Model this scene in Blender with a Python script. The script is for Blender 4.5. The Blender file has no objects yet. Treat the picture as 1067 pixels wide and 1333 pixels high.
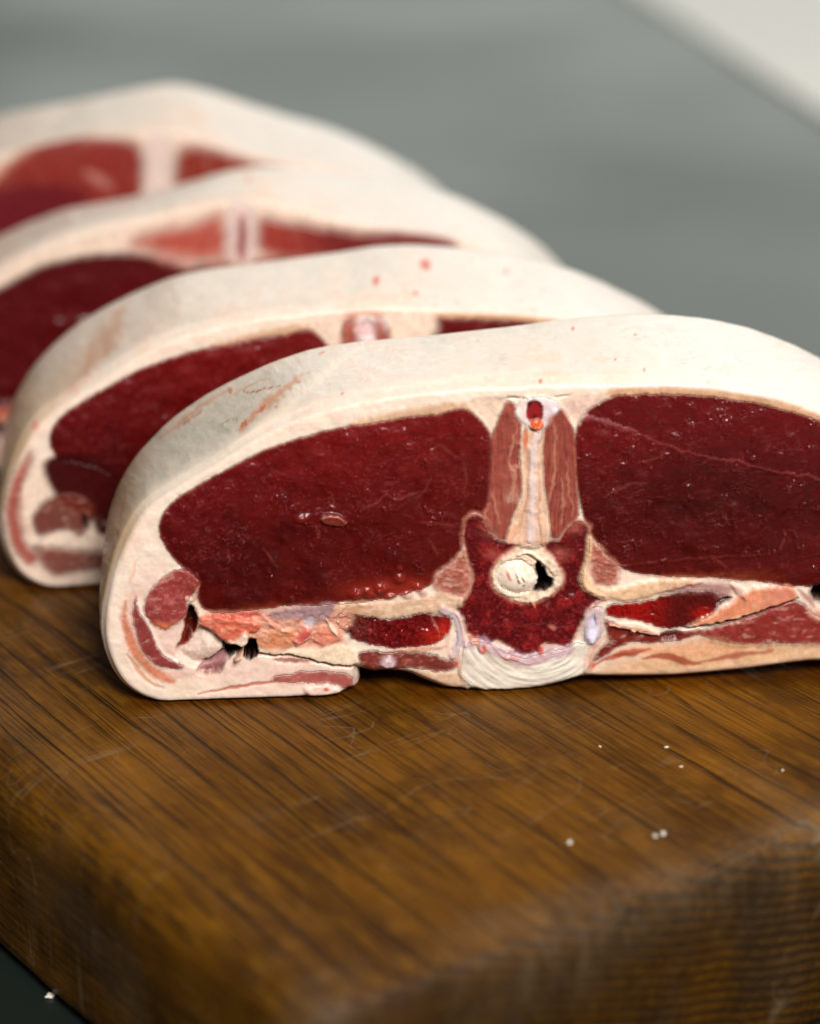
import bpy, math
import numpy as np

# ------------------------------------------------------------------ camera, world, lights
PW, PH, FPX = 1067.0, 1333.0, 2674.0
TH = math.radians(22.5)
HC = 0.168
CAM = np.array([0.0, 0.0, HC])
sc = bpy.context.scene
col = sc.collection

cd = bpy.data.cameras.new('camera')
cam = bpy.data.objects.new('camera', cd)
col.objects.link(cam)
cam.location = CAM
cam.rotation_euler = (math.pi / 2 - TH, 0, 0)
cd.sensor_fit = 'HORIZONTAL'
cd.sensor_width = 24.0
cd.lens = 24.0 * FPX / PW
cd.clip_start = 0.01
cd.clip_end = 60
cd.dof.use_dof = True
cd.dof.focus_distance = 0.354
cd.dof.aperture_fstop = 6.0
cd.dof.aperture_blades = 0
sc.camera = cam

w = bpy.data.worlds.new('World')
sc.world = w
w.use_nodes = True
bg = w.node_tree.nodes['Background']
bg.inputs[0].default_value = (0.90, 0.96, 0.97, 1)
bg.inputs[1].default_value = 0.095


def area(name, loc, target, sx, sy, power, colr):
    l = bpy.data.lights.new(name, 'AREA')
    l.shape = 'RECTANGLE'
    l.size, l.size_y = sx, sy
    l.energy = power
    l.color = colr
    o = bpy.data.objects.new(name, l)
    col.objects.link(o)
    o.location = loc
    d = np.array(target) - np.array(loc)
    from mathutils import Vector
    o.rotation_euler = Vector(d).to_track_quat('-Z', 'Y').to_euler()
    return o


area('window_light', (1.0, 3.55, 1.40), (0.1, 0.36, 0.0), 4.3, 2.6, 55.0, (0.96, 1.0, 0.93))
area('skylight', (0.36, 0.78, 0.60), (0.04, 0.38, 0.0), 0.40, 0.30, 0.7, (1.0, 0.99, 0.98))
area('room_light', (0.22, -0.29, 0.62), (0.0, 0.36, 0.0), 0.32, 0.28, 12.4, (1.0, 0.97, 0.94))

sc.view_settings.view_transform = 'Standard'
sc.view_settings.look = 'None'
sc.view_settings.exposure = 0.0
sc.view_settings.gamma = 1.0
sc.cycles.use_denoising = True
sc.cycles.max_bounces = 8


# ------------------------------------------------------------------ projection helpers (metres)
def rays(px, py):
    x = np.asarray(px, float) - PW / 2
    d = np.asarray(py, float) - PH / 2
    return np.stack([x, FPX * math.cos(TH) - d * math.sin(TH), -(FPX * math.sin(TH) + d * math.cos(TH))], -1)


def ground(px, py, z=0.0):
    r = rays(px, py)
    t = (z - HC) / r[..., 2]
    return CAM + r * t[..., None]


def project(P):
    q = P - CAM
    f = q[..., 1] * math.cos(TH) - q[..., 2] * math.sin(TH)
    d = -(q[..., 1] * math.sin(TH) + q[..., 2] * math.cos(TH))
    return PW / 2 + FPX * q[..., 0] / f, PH / 2 + FPX * d / f


# ------------------------------------------------------------------ numpy noise and shapes
_rng = np.random.RandomState(11)
_TAB = _rng.rand(24, 256, 256)


def vn(x, y, s=0):
    T = _TAB[s % 24]
    xi = np.floor(x).astype(int)
    yi = np.floor(y).astype(int)
    fx = x - xi
    fy = y - yi
    fx = fx * fx * fx * (fx * (fx * 6 - 15) + 10)
    fy = fy * fy * fy * (fy * (fy * 6 - 15) + 10)
    a = T[yi & 255, xi & 255]
    b = T[yi & 255, (xi + 1) & 255]
    c = T[(yi + 1) & 255, xi & 255]
    d = T[(yi + 1) & 255, (xi + 1) & 255]
    return (a + (b - a) * fx) * (1 - fy) + (c + (d - c) * fx) * fy


def fbm(x, y, s=0, o=4):
    """zero mean, about -1..1"""
    r = 0
    a = 1.0
    t = 0
    for k in range(o):
        r = r + a * (vn(x * 2 ** k + 17.3 * k, y * 2 ** k + 5.1 * k, s + k) * 2 - 1)
        t += a
        a *= 0.55
    return r / t * 1.6


def sst(a, b, x):
    t = np.clip((x - a) / (b - a), 0, 1)
    return t * t * (3 - 2 * t)


def chaikin(p, closed=True, n=2):
    p = np.asarray(p, float)
    for _ in range(n):
        if closed:
            q = np.roll(p, -1, 0)
            p = np.stack([p * .75 + q * .25, p * .25 + q * .75], 1).reshape(-1, p.shape[1])
        else:
            a, b = p[:-1], p[1:]
            m = np.stack([a * .75 + b * .25, a * .25 + b * .75], 1).reshape(-1, p.shape[1])
            p = np.concatenate([p[:1], m[1:-1] if len(p) > 2 else m, p[-1:]])
    return p


def sdf(X, Y, poly, margin):
    """signed distance (negative inside) to a closed polygon; +margin beyond the box"""
    out = np.full(X.shape, 1e3)
    lo = poly.min(0) - margin
    hi = poly.max(0) + margin
    m = (X > lo[0]) & (X < hi[0]) & (Y > lo[1]) & (Y < hi[1])
    x = X[m]
    y = Y[m]
    if x.size == 0:
        return out
    d2 = np.full(x.shape, 1e12)
    ins = np.zeros(x.shape, bool)
    n = len(poly)
    for i in range(n):
        x0, y0 = poly[i][:2]
        x1, y1 = poly[(i + 1) % n][:2]
        ex, ey = x1 - x0, y1 - y0
        l = ex * ex + ey * ey
        if l < 1e-12:
            continue
        t = np.clip(((x - x0) * ex + (y - y0) * ey) / l, 0, 1)
        d2 = np.minimum(d2, (x - x0 - t * ex) ** 2 + (y - y0 - t * ey) ** 2)
        if y0 != y1:
            c = (y0 > y) != (y1 > y)
            ins ^= c & (x < (x1 - x0) * (y - y0) / (y1 - y0) + x0)
    d = np.sqrt(d2)
    out[m] = np.where(ins, -d, d)
    return out


def sdline(X, Y, pts, margin, taper=False):
    out = np.full(X.shape, 1e3)
    par = np.zeros(X.shape)
    P = np.asarray(pts, float)
    lo = P.min(0) - margin
    hi = P.max(0) + margin
    m = (X > lo[0]) & (X < hi[0]) & (Y > lo[1]) & (Y < hi[1])
    x = X[m]
    y = Y[m]
    if x.size == 0:
        return out, par
    best = np.full(x.shape, 1e9)
    pb = np.zeros(x.shape)
    n = len(P) - 1
    for i in range(n):
        x0, y0 = P[i]
        ex, ey = P[i + 1] - P[i]
        l = ex * ex + ey * ey + 1e-9
        t = np.clip(((x - x0) * ex + (y - y0) * ey) / l, 0, 1)
        d = np.hypot(x - x0 - t * ex, y - y0 - t * ey)
        k = d < best
        best = np.where(k, d, best)
        pb = np.where(k, (i + t) / n, pb)
    out[m] = best
    par[m] = pb
    return out, par


def lin(c):
    c = np.asarray(c, float) / 255.0
    return np.where(c <= 0.04045, c / 12.92, ((c + 0.055) / 1.055) ** 2.4)


class Paint:
    """colour, height (mm) and roughness of a surface, laid down layer by layer"""

    def __init__(s, X, Y, base):
        s.X, s.Y = X, Y
        s.c = np.ones(X.shape + (3,)) * lin(base)
        s.h = np.zeros(X.shape)
        s.r = np.full(X.shape, 0.36)
        s.id = np.zeros(X.shape, int)
        s.wet = np.zeros(X.shape)
        s.w1 = fbm(X / 7.0, Y / 7.0, 1)
        s.w2 = fbm(X / 7.0, Y / 7.0, 5)
        s.w3 = fbm(X / 24.0, Y / 24.0, 9, 3)
        s.w4 = fbm(X / 24.0, Y / 24.0, 12, 3)
        s.w5 = fbm(X / 2.4, Y / 2.4, 3, 3)
        s.w6 = fbm((X + 0.6 * Y) / 11.0, Y / 4.5, 15, 4)

    def wxy(s, warp):
        return s.X + warp * (s.w1 + s.w3), s.Y + warp * (s.w2 + s.w4)

    def put(s, m, c, a=1.0):
        m = (m * a)[..., None]
        if not isinstance(c, np.ndarray):
            c = lin(c)
        s.c = s.c * (1 - m) + c * m

    def poly(s, pts, c=None, soft=1.5, a=1.0, h=0.0, hs=None, warp=1.2, id=None, rough=None, dome=0.0, dr=12.0, sharp=0, tex=1.0):
        P = chaikin(pts, True, 0 if sharp else 2)
        x, y = s.wxy(warp)
        d = sdf(x, y, P, max(soft, hs or soft) + 12)
        m = sst(soft * 1.7, -soft * 1.7, d + 0.5 * s.w5)
        if c is not None:
            if not isinstance(c, np.ndarray):
                c = lin(c) * np.clip(1 + 0.13 * s.w1 + 0.10 * s.w5, 0.5, 1.4)[..., None]
                k = (sst(0.25, 1.0, s.w6) * 0.28 * tex)[..., None]
                c = c * (1 - k) + lin((232, 200, 178)) * k
            s.put(m, c, a)
            s.wet = s.wet * (1 - m * a)
        if h:
            hh = hs or soft
            s.h += h * sst(hh, -hh, d + (hh + 1.6 if h < -3 else 0))
        if dome:
            s.h += dome * (1 - np.exp(np.minimum(d, 0) / dr))
        if rough is not None:
            s.r = s.r * (1 - m) + rough * m
        if id is not None:
            s.id[d < 0] = id
        return d, m

    def line(s, pts, c, wd=2.0, soft=1.0, a=1.0, h=0.0, warp=1.0, taper=True, rough=None):
        P = chaikin(pts, False, 2)
        x, y = s.wxy(warp)
        d, t = sdline(x, y, P, wd + soft + 4)
        ww = wd * 0.5 * (np.sin(np.pi * np.clip(t, 0.02, 0.98)) ** 0.6 if taper else 1.0)
        m = sst(ww + soft, ww - soft * 0.6, d)
        if c is not None:
            s.put(m, c, a)
        s.h += h * m
        if rough is not None:
            s.r = s.r * (1 - m) + rough * m
        return m


IDS = {1: 'eye_muscle', 2: 'eye_muscle', 3: 'thin_muscle', 4: 'thin_muscle', 5: 'spinous_process',
       6: 'vertebra', 7: 'spinal_cord', 8: 'ligament', 9: 'rib_bone', 10: 'rib_bone', 11: 'flap_muscle',
       12: 'flap_muscle', 13: 'flap_muscle', 14: 'under_muscle', 15: 'gristle'}

LEFT_EYE = [(205, 690), (210, 668), (230, 648), (262, 630), (290, 613), (330, 592), (370, 576), (410, 564), (450, 555),
            (500, 548), (545, 541), (575, 539), (590, 532), (605, 531), (618, 540), (632, 555), (640, 568), (642, 600),
            (637, 640), (633, 665), (618, 670), (606, 690), (600, 715), (585, 735), (566, 745), (561, 764), (520, 775),
            (490, 782), (450, 786), (400, 788), (350, 792), (310, 797), (276, 800), (259, 790), (256, 770), (250, 755),
            (240, 742), (228, 730), (214, 713)]
RIGHT_EYE = [(751, 548), (760, 536), (775, 526), (795, 515), (830, 512), (870, 513), (910, 515), (950, 519), (990, 525),
             (1030, 535), (1067, 547), (1110, 566), (1160, 596), (1200, 640), (1222, 690), (1215, 735), (1190, 765),
             (1130, 775), (1067, 763), (1040, 765), (1000, 759), (950, 754), (900, 751), (860, 750), (830, 748),
             (810, 741), (790, 725), (772, 702), (762, 685), (755, 660), (750, 630), (747, 600), (747, 570)]


def paint_chop(X, Y, v, place):
    """the cut face in the photograph's own pixel measure; v = which chop"""
    p = Paint(X, Y, (238, 217, 198))
    f8 = fbm(X / 8.0, Y / 8.0, 2)
    f30 = fbm(X / 34.0, Y / 30.0, 3)
    fine = fbm(X / 2.6, Y / 2.2, 4, 3)
    # --- fat of the rim: faint pink and yellow drifts, fine grain
    p.put(sst(0.0, 1.0, f30), (241, 205, 188), 0.55)
    p.put(sst(0.1, 1.2, -f30), (232, 206, 170), 0.5)
    p.put(sst(0.3, 1.2, fbm(X / 5, Y / 5, 7)), (248, 232, 216), 0.5)
    p.h += 0.025 * f8 + 0.2 * f30
    # pinker tissue inside the left bend and warmer tissue on the right bottom
    p.poly([(175, 760), (200, 735), (245, 745), (250, 800), (240, 850), (300, 865), (400, 862), (462, 872), (458, 895),
            (300, 888), (220, 880), (185, 850), (170, 800)], (232, 190, 178), 14, 0.6)
    p.poly([(770, 885), (900, 880), (1067, 862), (1160, 855), (1160, 800), (1067, 832), (960, 836), (860, 846),
            (780, 868)], (214, 168, 125), 9, 0.9)
    # --- thin tan skin between rim fat and the eye muscles
    p.poly([(455, 549), (500, 540), (545, 531), (590, 524), (612, 524), (622, 534), (605, 538), (590, 540), (560, 548),
            (500, 556), (455, 562)], (206, 160, 122), 3, 0.85)
    p.poly([(745, 545), (765, 522), (800, 504), (850, 500), (910, 503), (970, 510), (1030, 526), (1080, 545),
            (1120, 570), (1100, 572), (1030, 545), (960, 528), (870, 522), (800, 525), (760, 545)], (203, 152, 112),
           2.5, 0.9)
    # ================= eye muscles
    hz = fbm(X / 10.0, Y / 3.2, 8, 4)
    hz2 = fbm(X / 4.5, Y / 2.0, 14, 3)
    mc = np.ones(X.shape + (3,)) * lin((80, 9, 9))
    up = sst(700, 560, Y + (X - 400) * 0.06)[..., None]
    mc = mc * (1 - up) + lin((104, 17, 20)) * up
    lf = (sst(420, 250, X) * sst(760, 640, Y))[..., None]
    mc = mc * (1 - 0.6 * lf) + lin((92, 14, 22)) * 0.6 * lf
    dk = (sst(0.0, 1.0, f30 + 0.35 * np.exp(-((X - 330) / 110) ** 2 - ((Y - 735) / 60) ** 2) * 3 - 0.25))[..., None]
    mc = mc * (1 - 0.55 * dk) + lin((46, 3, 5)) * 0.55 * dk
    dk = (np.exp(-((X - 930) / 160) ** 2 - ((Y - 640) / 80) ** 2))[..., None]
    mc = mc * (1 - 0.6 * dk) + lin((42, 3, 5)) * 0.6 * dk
    bn = (np.exp(-((X - 600) / 60) ** 2 - ((Y - 640) / 90) ** 2))[..., None]
    mc = mc * (1 - 0.6 * bn) + lin((90, 17, 13)) * 0.6 * bn
    vein = (1.0 if v < 2 else 0.3) * sst(0.55, 1.25, fbm(X / 13, Y / 9, 18, 4))[..., None]
    mc = mc * (1 - 0.2 * vein) + lin((140, 55, 48)) * 0.2 * vein
    mc = np.array([1.08, 0.72, 0.62]) * mc * (1 + 0.05 * fbm(X / 3.5, Y / 3, 21, 3) + 0.06 * hz + 0.14 * f30)[..., None]
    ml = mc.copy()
    bt = 0.85 * (sst(778, 797, Y + 2 * f8) * sst(280, 350, X))[..., None]
    ml = ml * (1 - bt) + lin((140, 52, 30)) * bt
    bt = sst(0, 1, np.exp(-((X - 530) / 85) ** 2 - ((Y - 770) / 20) ** 2) * 1.1)[..., None]
    ml = ml * (1 - 0.7 * bt) + lin((150, 42, 26)) * 0.7 * bt
    bt = sst(636, 645, X)[..., None] * 0.7
    ml = ml * (1 - bt) + lin((150, 85, 60)) * bt
    d, m = p.poly(LEFT_EYE, None, 1.3, warp=0.8)
    p.put(sst(6, -3, d) * sst(-0.6, 0.8, f8), (176, 104, 86), 0.45)
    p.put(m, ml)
    p.put(m * sst(-5, 0, d), (150, 66, 56), 0.5)
    p.id[d < 0] = 1
    musc = m
    edge = sst(2, -22, d)
    mr = mc.copy()
    bt = (sst(738, 758, Y - 5 * np.sin(X / 60) + 3 * f8) * sst(770, 800, X) * sst(1050, 900, X))[..., None]
    mr = mr * (1 - bt * 0.85) + lin((148, 62, 32)) * bt * 0.85
    bt = sst(1095, 1000, X)[..., None] * 0
    ridge_y = 547 + (X - 755) * 0.24
    ab = (sst(3, -3, Y - ridge_y) * sst(745, 790, X))[..., None]
    mr = mr * (1 - 0.3 * ab) + lin((70, 9, 12)) * 0.3 * ab
    d, m = p.poly(RIGHT_EYE, None, 1.5, warp=0.8)
    p.put(sst(5, -3, d) * sst(-0.6, 0.8, f8), (166, 96, 70), 0.4)
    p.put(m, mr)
    p.put(m * sst(-4, 0, d), (140, 62, 46), 0.4)
    p.id[d < 0] = 2
    musc = np.maximum(musc, m)
    edge = np.maximum(edge, sst(2, -22, d))
    p.r = p.r * (1 - musc) + 0.30 * musc
    wetz = 0.35 + 0.65 * sst(-0.2, 0.7, fbm(X / 36, Y / 22, 11, 2) + 0.5 * sst(730, 640, Y) * sst(1000, 700, X))
    p.wet = musc * wetz
    zone = 0.35 + 0.65 * sst(0.0, 0.8, fbm(X / 40, Y / 26, 16, 2) + 0.9 * sst(700, 600, Y) - 0.25)
    zz = 0.25 + 0.75 * sst(-0.1, 0.7, fbm(X / 45, Y / 28, 16, 2) + 0.8 * sst(740, 620, Y) * sst(1000, 700, X) - 0.1)
    ew = fbm(X / 11, Y / 9, 2, 2) * 4
    g1 = sst(0.50, 0.72, fbm((X + ew) / 5.2, (Y + 0.12 * X) / 1.9, 20, 2))
    g2 = sst(0.42, 0.66, fbm((X + 40) / 3.2, (Y + ew) / 2.3, 6, 2)) * sst(0.2, 0.8, fbm(X / 16, Y / 11, 13, 2))
    g3 = sst(0.10, 0.02, np.abs(fbm((X + 2 * ew) / 30, (Y + ew) / 20, 19, 3))) * sst(0.1, 0.7, fbm(X / 30, Y / 20, 12, 2))
    p.put(musc * zz * g1 * 0.14, (140, 56, 56))
    zz = zz * (1.0 if v < 2 else 0.3)
    p.put(musc * g3 * 0.12, (150, 66, 56))
    gz = musc * (1.0 if v < 2 else 0.4)
    p.h += gz * (0.07 * zz * g1 + 0.27 * g2)
    gl = np.clip(g2 + 0.6 * zz * g1, 0, 1) * musc
    p.put(gl * 0.11, (156, 84, 92))  # purplish glint colour painted over the wet bumps
    p.r = p.r * (1 - gl) + 0.15 * gl
    p.h += musc * (0.28 * edge + 0.006 * hz + 0.006 * zone * hz2 + 0.22 * fbm(X / 30, Y / 26, 15, 2))
    # jelly bumps at the foot of the left eye, small flap of meat, pale veins
    for cx, cy, rx, ry, hh in ((462, 772, 9, 6, 1.1), (478, 770, 8, 6, 1.0), (496, 765, 9, 7, 1.3), (484, 776, 7, 5, .9),
                               (520, 752, 7, 6, 1.0), (543, 765, 6, 5, .9), (530, 775, 8, 5, .9), (508, 776, 8, 4, .8),
                               (520, 738, 4, 4, .6), (392, 674, 8, 5, .8), (550, 772, 6, 5, .7)):
        e = np.exp(-(((X - cx) / rx) ** 2 + ((Y - cy) / ry) ** 2) ** 1.6)
        p.h += 0.55 * hh * e * (1 + 0.3 * fine)
        p.wet = np.maximum(p.wet, e)
        p.put(e, (140, 38, 28), 0.5)
    p.poly([(417, 672), (425, 667), (438, 668), (450, 674), (454, 680), (445, 684), (430, 682), (420, 679)],
           (110, 38, 28), 1.0, h=0.7, hs=1.5, warp=0.5)
    p.line([(417, 674), (426, 669), (440, 670), (452, 678)], (190, 110, 100), 1.5, 0.8, 0.7, h=0.2)
    for l in ([(343, 713), (350, 722), (355, 732), (361, 737)], [(297, 718), (301, 727), (296, 733)],
              [(412, 684), (416, 692), (414, 700)], [(556, 700), (565, 712), (568, 722)],
              [(546, 678), (575, 682), (606, 686)], [(500, 640), (515, 650), (530, 646), (548, 640)],
              [(560, 590), (570, 575), (585, 592), (600, 594)], [(470, 662), (490, 655), (505, 640)],
              [(540, 650), (552, 640), (560, 620)], [(602, 598), (606, 620), (604, 640)],
              [(800, 640), (815, 632), (826, 628), (840, 628)], [(828, 602), (842, 600), (860, 592)],
              [(786, 648), (795, 640), (803, 634)], [(432, 640), (436, 652), (433, 664)],
              [(1015, 715), (1022, 700), (1020, 690)], [(925, 722), (935, 730), (945, 738)],
              [(780, 712), (795, 722), (810, 735)]):
        p.line(l, (150, 70, 58), 1.8, 2.4, 0.32, h=0.05)
    # glinting ridges across the right eye, highlights painted in as pinkish colour
    rl = [(754, 547), (790, 552), (830, 566), (860, 577), (900, 588), (930, 596), (960, 602), (1000, 609), (1067, 622),
          (1140, 650)]
    p.line(rl, (140, 56, 56), 2.0, 1.6, 0.5, h=0.12, warp=2.2, taper=False)
    p.line([(756, 544), (775, 546), (800, 552), (830, 562)], (180, 108, 108), 3.2, 1.8, 0.45, h=0.2, warp=2.4)
    p.line([(770, 727), (800, 737), (840, 733), (880, 728), (930, 726), (1000, 722)], (110, 30, 24), 2, 3, 0.4, h=0.2)

    # ================= tissue between the eyes: notch fat, thin muscles, spinous process
    p.poly([(603, 522), (660, 516), (664, 530), (652, 548), (641, 572), (634, 556), (619, 538)], (233, 203, 180), 2,
           h=-0.2, hs=3)
    p.poly([(722, 516), (800, 512), (775, 526), (760, 538), (751, 556), (742, 545)], (228, 194, 176), 2.5)
    p.poly([(735, 526), (760, 528), (752, 538), (741, 538)], (196, 166, 160), 4, 0.5)
    d, m = p.poly([(660, 521), (668, 524), (675, 532), (678, 560), (679, 600), (680, 640), (672, 660), (663, 690),
                   (655, 706), (640, 692), (622, 680), (612, 676), (630, 664), (636, 640), (637, 600), (638, 568),
                   (646, 548), (655, 530)], (150, 72, 60), 1.6, warp=0.8, id=3, tex=0)
    mz = m.copy()
    d, m2 = p.poly([(716, 533), (724, 530), (734, 534), (743, 550), (749, 570), (750, 620), (753, 655), (752, 678),
                    (738, 684), (728, 700), (714, 702), (712, 665), (708, 640), (705, 600), (706, 560)], (144, 68, 56),
                   1.6, warp=0.8, id=4, tex=0)
    mz = np.maximum(mz, m2)
    st = fbm(X / 2.6, Y / 26.0, 6, 3)
    p.put(mz * sst(0.2, 1.1, st), (172, 100, 76), 0.5)
    p.put(mz * sst(0.2, 1.1, -st), (104, 34, 32), 0.45)
    p.put(mz * sst(0.1, 0.9, fbm(X / 9, Y / 14, 20, 3)), (150, 82, 68), 0.35)
    p.h += mz * (0.09 * st + 0.3)
    p.r = p.r * (1 - mz) + 0.34 * mz
    for l, wd in (([(668, 548), (670, 568), (664, 585), (661, 600), (666, 612), (671, 622)], 3),
                  ([(662, 600), (666, 612), (667, 628), (664, 640), (659, 650)], 6),
                  ([(670, 575), (680, 576)], 2), ([(667, 605), (674, 608)], 5),
                  ([(721, 575), (724, 600), (721, 620), (715, 640), (712, 655)], 3),
                  ([(718, 545), (722, 560), (724, 590)], 2), ([(730, 620), (732, 650), (730, 680)], 2),
                  ([(738, 600), (741, 640), (746, 670)], 1.6), ([(640, 640), (643, 660), (650, 680)], 1.6),
                  ([(668, 642), (672, 652), (669, 662)], 4), ([(634, 655), (632, 672), (640, 684)], 2)):
        p.line(l, (196, 138, 114), wd, 2.2, 0.6, h=0.1, warp=2)
    p.poly([(655, 640), (672, 632), (674, 650), (664, 655), (656, 652)], (188, 138, 120), 3, 0.55)
    d, mm = p.poly([(684, 552), (706, 552), (707, 566), (705, 600), (707, 640), (713, 665), (716, 706), (704, 708),
                    (696, 712), (682, 712), (670, 708), (655, 708), (659, 692), (668, 666), (676, 645), (678, 625),
                    (675, 600), (676, 575)], (222, 180, 152), 1.2, h=0.5, hs=3, warp=0.8, id=5)
    sv = fbm(X / 3.0, Y / 40.0, 10, 3)
    p.put(mm * sst(0, 1, sv), (236, 206, 186), 0.6)
    p.put(mm * sst(0.2, 1.2, -sv), (204, 150, 124), 0.4)
    p.h += mm * 0.06 * sv
    p.r = p.r * (1 - mm) + 0.3 * mm
    p.line([(698, 562), (695, 580), (691, 600), (691, 640), (690, 680), (689, 700)], (222, 210, 212), 7, 4.5, 0.6, h=0.3, warp=2,
           taper=False)
    p.line([(686, 600), (685, 640), (681, 665), (675, 690)], (184, 128, 106), 2.2, 1.6, 0.5, h=-0.2)
    p.line([(699, 600), (700, 640), (698, 670), (701, 700)], (190, 134, 112), 2.2, 1.6, 0.5, h=-0.2)
    p.line([(682, 555), (684, 570), (683, 585)], (204, 104, 62), 5, 2.5, 0.8)
    p.line([(705, 560), (703, 572), (698, 582)], (140, 120, 140), 1.6, 1, 0.6, h=-0.2)
    p.line([(654, 712), (662, 700), (670, 682)], (232, 176, 144), 7, 2, 0.8, h=0.3, taper=False)
    p.line([(708, 706), (708, 690), (704, 672)], (232, 190, 160), 9, 2, 0.6, h=0.2, taper=False)
    # gristle cap with its blood spot
    d, mg = p.poly([(672, 530), (676, 519), (700, 515), (722, 517), (728, 532), (718, 540), (713, 552), (706, 558),
                    (684, 558), (676, 548), (668, 540)], (226, 206, 206), 1.8, h=0.3, hs=3, id=15, rough=0.3)
    p.put(sst(2, -2, d) * sst(690, 672, X), (238, 208, 188), 0.8)
    p.line([(718, 536), (714, 546), (710, 556)], (196, 110, 70), 5, 2, 0.6)
    dot = 0.0 if v == 1 else 1.0
    rb = np.hypot((X - 695) / 11.5, (Y - 536) / 16.0) + 0.1 * p.w1
    p.put(dot * sst(1.1, 0.85, rb), (142, 28, 30))
    p.h -= 0.5 * sst(1.1, 0.7, rb)
    p.put(sst(1.1, 0.85, rb) * sst(0.15, 0.5, f8 + fine * 0.5) * dot, (66, 6, 10), 0.8)
    ro = np.hypot((X - 698) / 9.5, (Y - 551) / 6.5) + 0.12 * p.w2
    p.put(dot * sst(1.1, 0.8, ro), (196, 88, 40))
    p.h += 0.4 * sst(1.1, 0.6, ro)
    p.line([(684, 552), (690, 559), (700, 561)], (60, 34, 30), 2, 1, 0.7, h=-0.3)
    if v == 0:
        p.line([(655, 519), (664, 517), (672, 518), (686, 519)], (140, 78, 56), 1.8, 0.9, 0.9, h=-0.4)
        p.line([(722, 516), (732, 516), (743, 514)], (150, 90, 66), 1.8, 0.9, 0.8, h=-0.3)
    p.line([(726, 522), (736, 540), (748, 562)], (214, 164, 140), 2.5, 1.5, 0.6, h=0.2)

    # ================= wedges of meat at both sides of the vertebra
    for W in ([(600, 712), (586, 733), (566, 746), (560, 758), (566, 768), (592, 779), (604, 776), (612, 762), (612, 742),
               (605, 722)],
              [(765, 700), (780, 712), (792, 724), (805, 736), (806, 752), (796, 764), (780, 766), (769, 754),
               (764, 735)]):
        d, m = p.poly(W, (164, 94, 78), 4.0, h=0.15, warp=2.5)
        p.put(m * sst(0.1, 0.9, fbm((X + Y * 0.5) / 7.0, (Y - X * 0.3) / 3.0, 13, 3)), (200, 138, 122), 0.75)
        p.h += m * 0.12 * fbm((X + Y * 0.5) / 7.0, (Y - X * 0.3) / 3.0, 13, 3)
        p.put(sst(5, 0, np.abs(d + 1 + 2 * f8)), (206, 146, 122), 0.3)
    # ================= vertebra
    d, m = p.poly([(602, 692), (605, 678), (613, 671), (622, 671), (630, 678), (638, 692), (652, 706), (668, 708),
                   (672, 712), (708, 712), (713, 706), (729, 703), (737, 688), (748, 678), (760, 680), (767, 690),
                   (766, 707), (763, 724), (756, 742), (755, 760), (764, 771), (787, 780), (774, 788), (760, 800),
                   (751, 820), (747, 830), (740, 842), (727, 838), (706, 838), (702, 848), (687, 853), (672, 851),
                   (661, 840), (646, 832), (633, 838), (624, 833), (609, 826), (607, 811), (596, 797), (592, 790),
                   (604, 782), (611, 768), (613, 754), (609, 736), (603, 716)], None, 1.6, warp=1.6, id=6)
    sp = fbm(X / 2.8, Y / 2.8, 17, 3)
    sb = fbm(X / 14, Y / 14, 19, 3)
    vc = np.ones(X.shape + (3,)) * lin((92, 10, 15))
    for k, cc, lo in ((sb, (146, 28, 30), 0.0), (-sb, (84, 9, 14), 0.1), (sp, (150, 46, 46), 0.3), (-sp, (58, 4, 9), 0.25)):
        q = (sst(lo, lo + 0.9, k) * 0.7)[..., None]
        vc = vc * (1 - q) + lin(cc) * q
    q = (0.75 * np.exp(-((X - 640) / 14) ** 2 - ((Y - 686) / 12) ** 2) + 0.6 * np.exp(-((X - 745) / 14) ** 2 - ((Y - 686) / 9) ** 2)
         + 0.5 * np.exp(-((X - 641) / 10) ** 2 - ((Y - 722) / 7) ** 2) + 0.5 * np.exp(-((X - 728) / 12) ** 2 - ((Y - 722) / 9) ** 2)
         )[..., None]
    vc = vc * (1 - q) + lin((186, 96, 84)) * q
    p.put(sst(8, -1, d + 2 * f8), (206, 134, 114), 0.65)
    p.put(m, vc)
    p.h += m * (0.11 * sp + 0.15 * sb - 0.15)
    p.r = p.r * (1 - m) + 0.36 * m
    p.line([(603, 716), (601, 694), (606, 676), (618, 668), (630, 676)], (180, 108, 86), 3.5, 2.6, 0.4, h=0.3)
    p.line([(738, 686), (750, 675), (762, 678), (770, 700), (766, 730)], (180, 108, 86), 2.5, 2.2, 0.4, h=0.2)
    p.line([(766, 700), (764, 726), (757, 745), (757, 760), (772, 773), (786, 778)], (222, 178, 140), 6, 3, 0.85, h=0.4,
           taper=False)
    p.line([(602, 715), (610, 738), (614, 755), (609, 772), (598, 786)], (196, 140, 120), 4, 3, 0.5, h=0.25,
           taper=False)
    p.line([(604, 812), (640, 818), (690, 815), (735, 808)], (130, 40, 40), 2, 2, 0.3, h=0.15)
    p.poly([(712, 812), (722, 814), (724, 822), (716, 821)], (186, 100, 84), 1, 0.7)
    # canal: pale wall, hollow, cord
    wallp = [(668, 716), (678, 707), (690, 705), (702, 709), (714, 720), (724, 732), (732, 745), (733, 757), (726, 769),
             (712, 777), (697, 784), (680, 785), (662, 781), (648, 773), (639, 761), (638, 745), (645, 732), (655, 722)]
    d, m = p.poly(wallp, (230, 204, 178), 2.2, warp=1.0, h=0.3, id=6)
    p.put(sst(6, 0, d) * (1 - m), (206, 120, 100), 0.6)
    p.put(m * sst(0.1, 1, f8), (238, 222, 200), 0.6)
    p.h += m * 0.14 * f8
    p.line([(676, 720), (686, 722), (700, 730), (716, 744), (722, 756)], (170, 130, 108), 1.6, 1, 0.6, h=-0.4)
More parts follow.
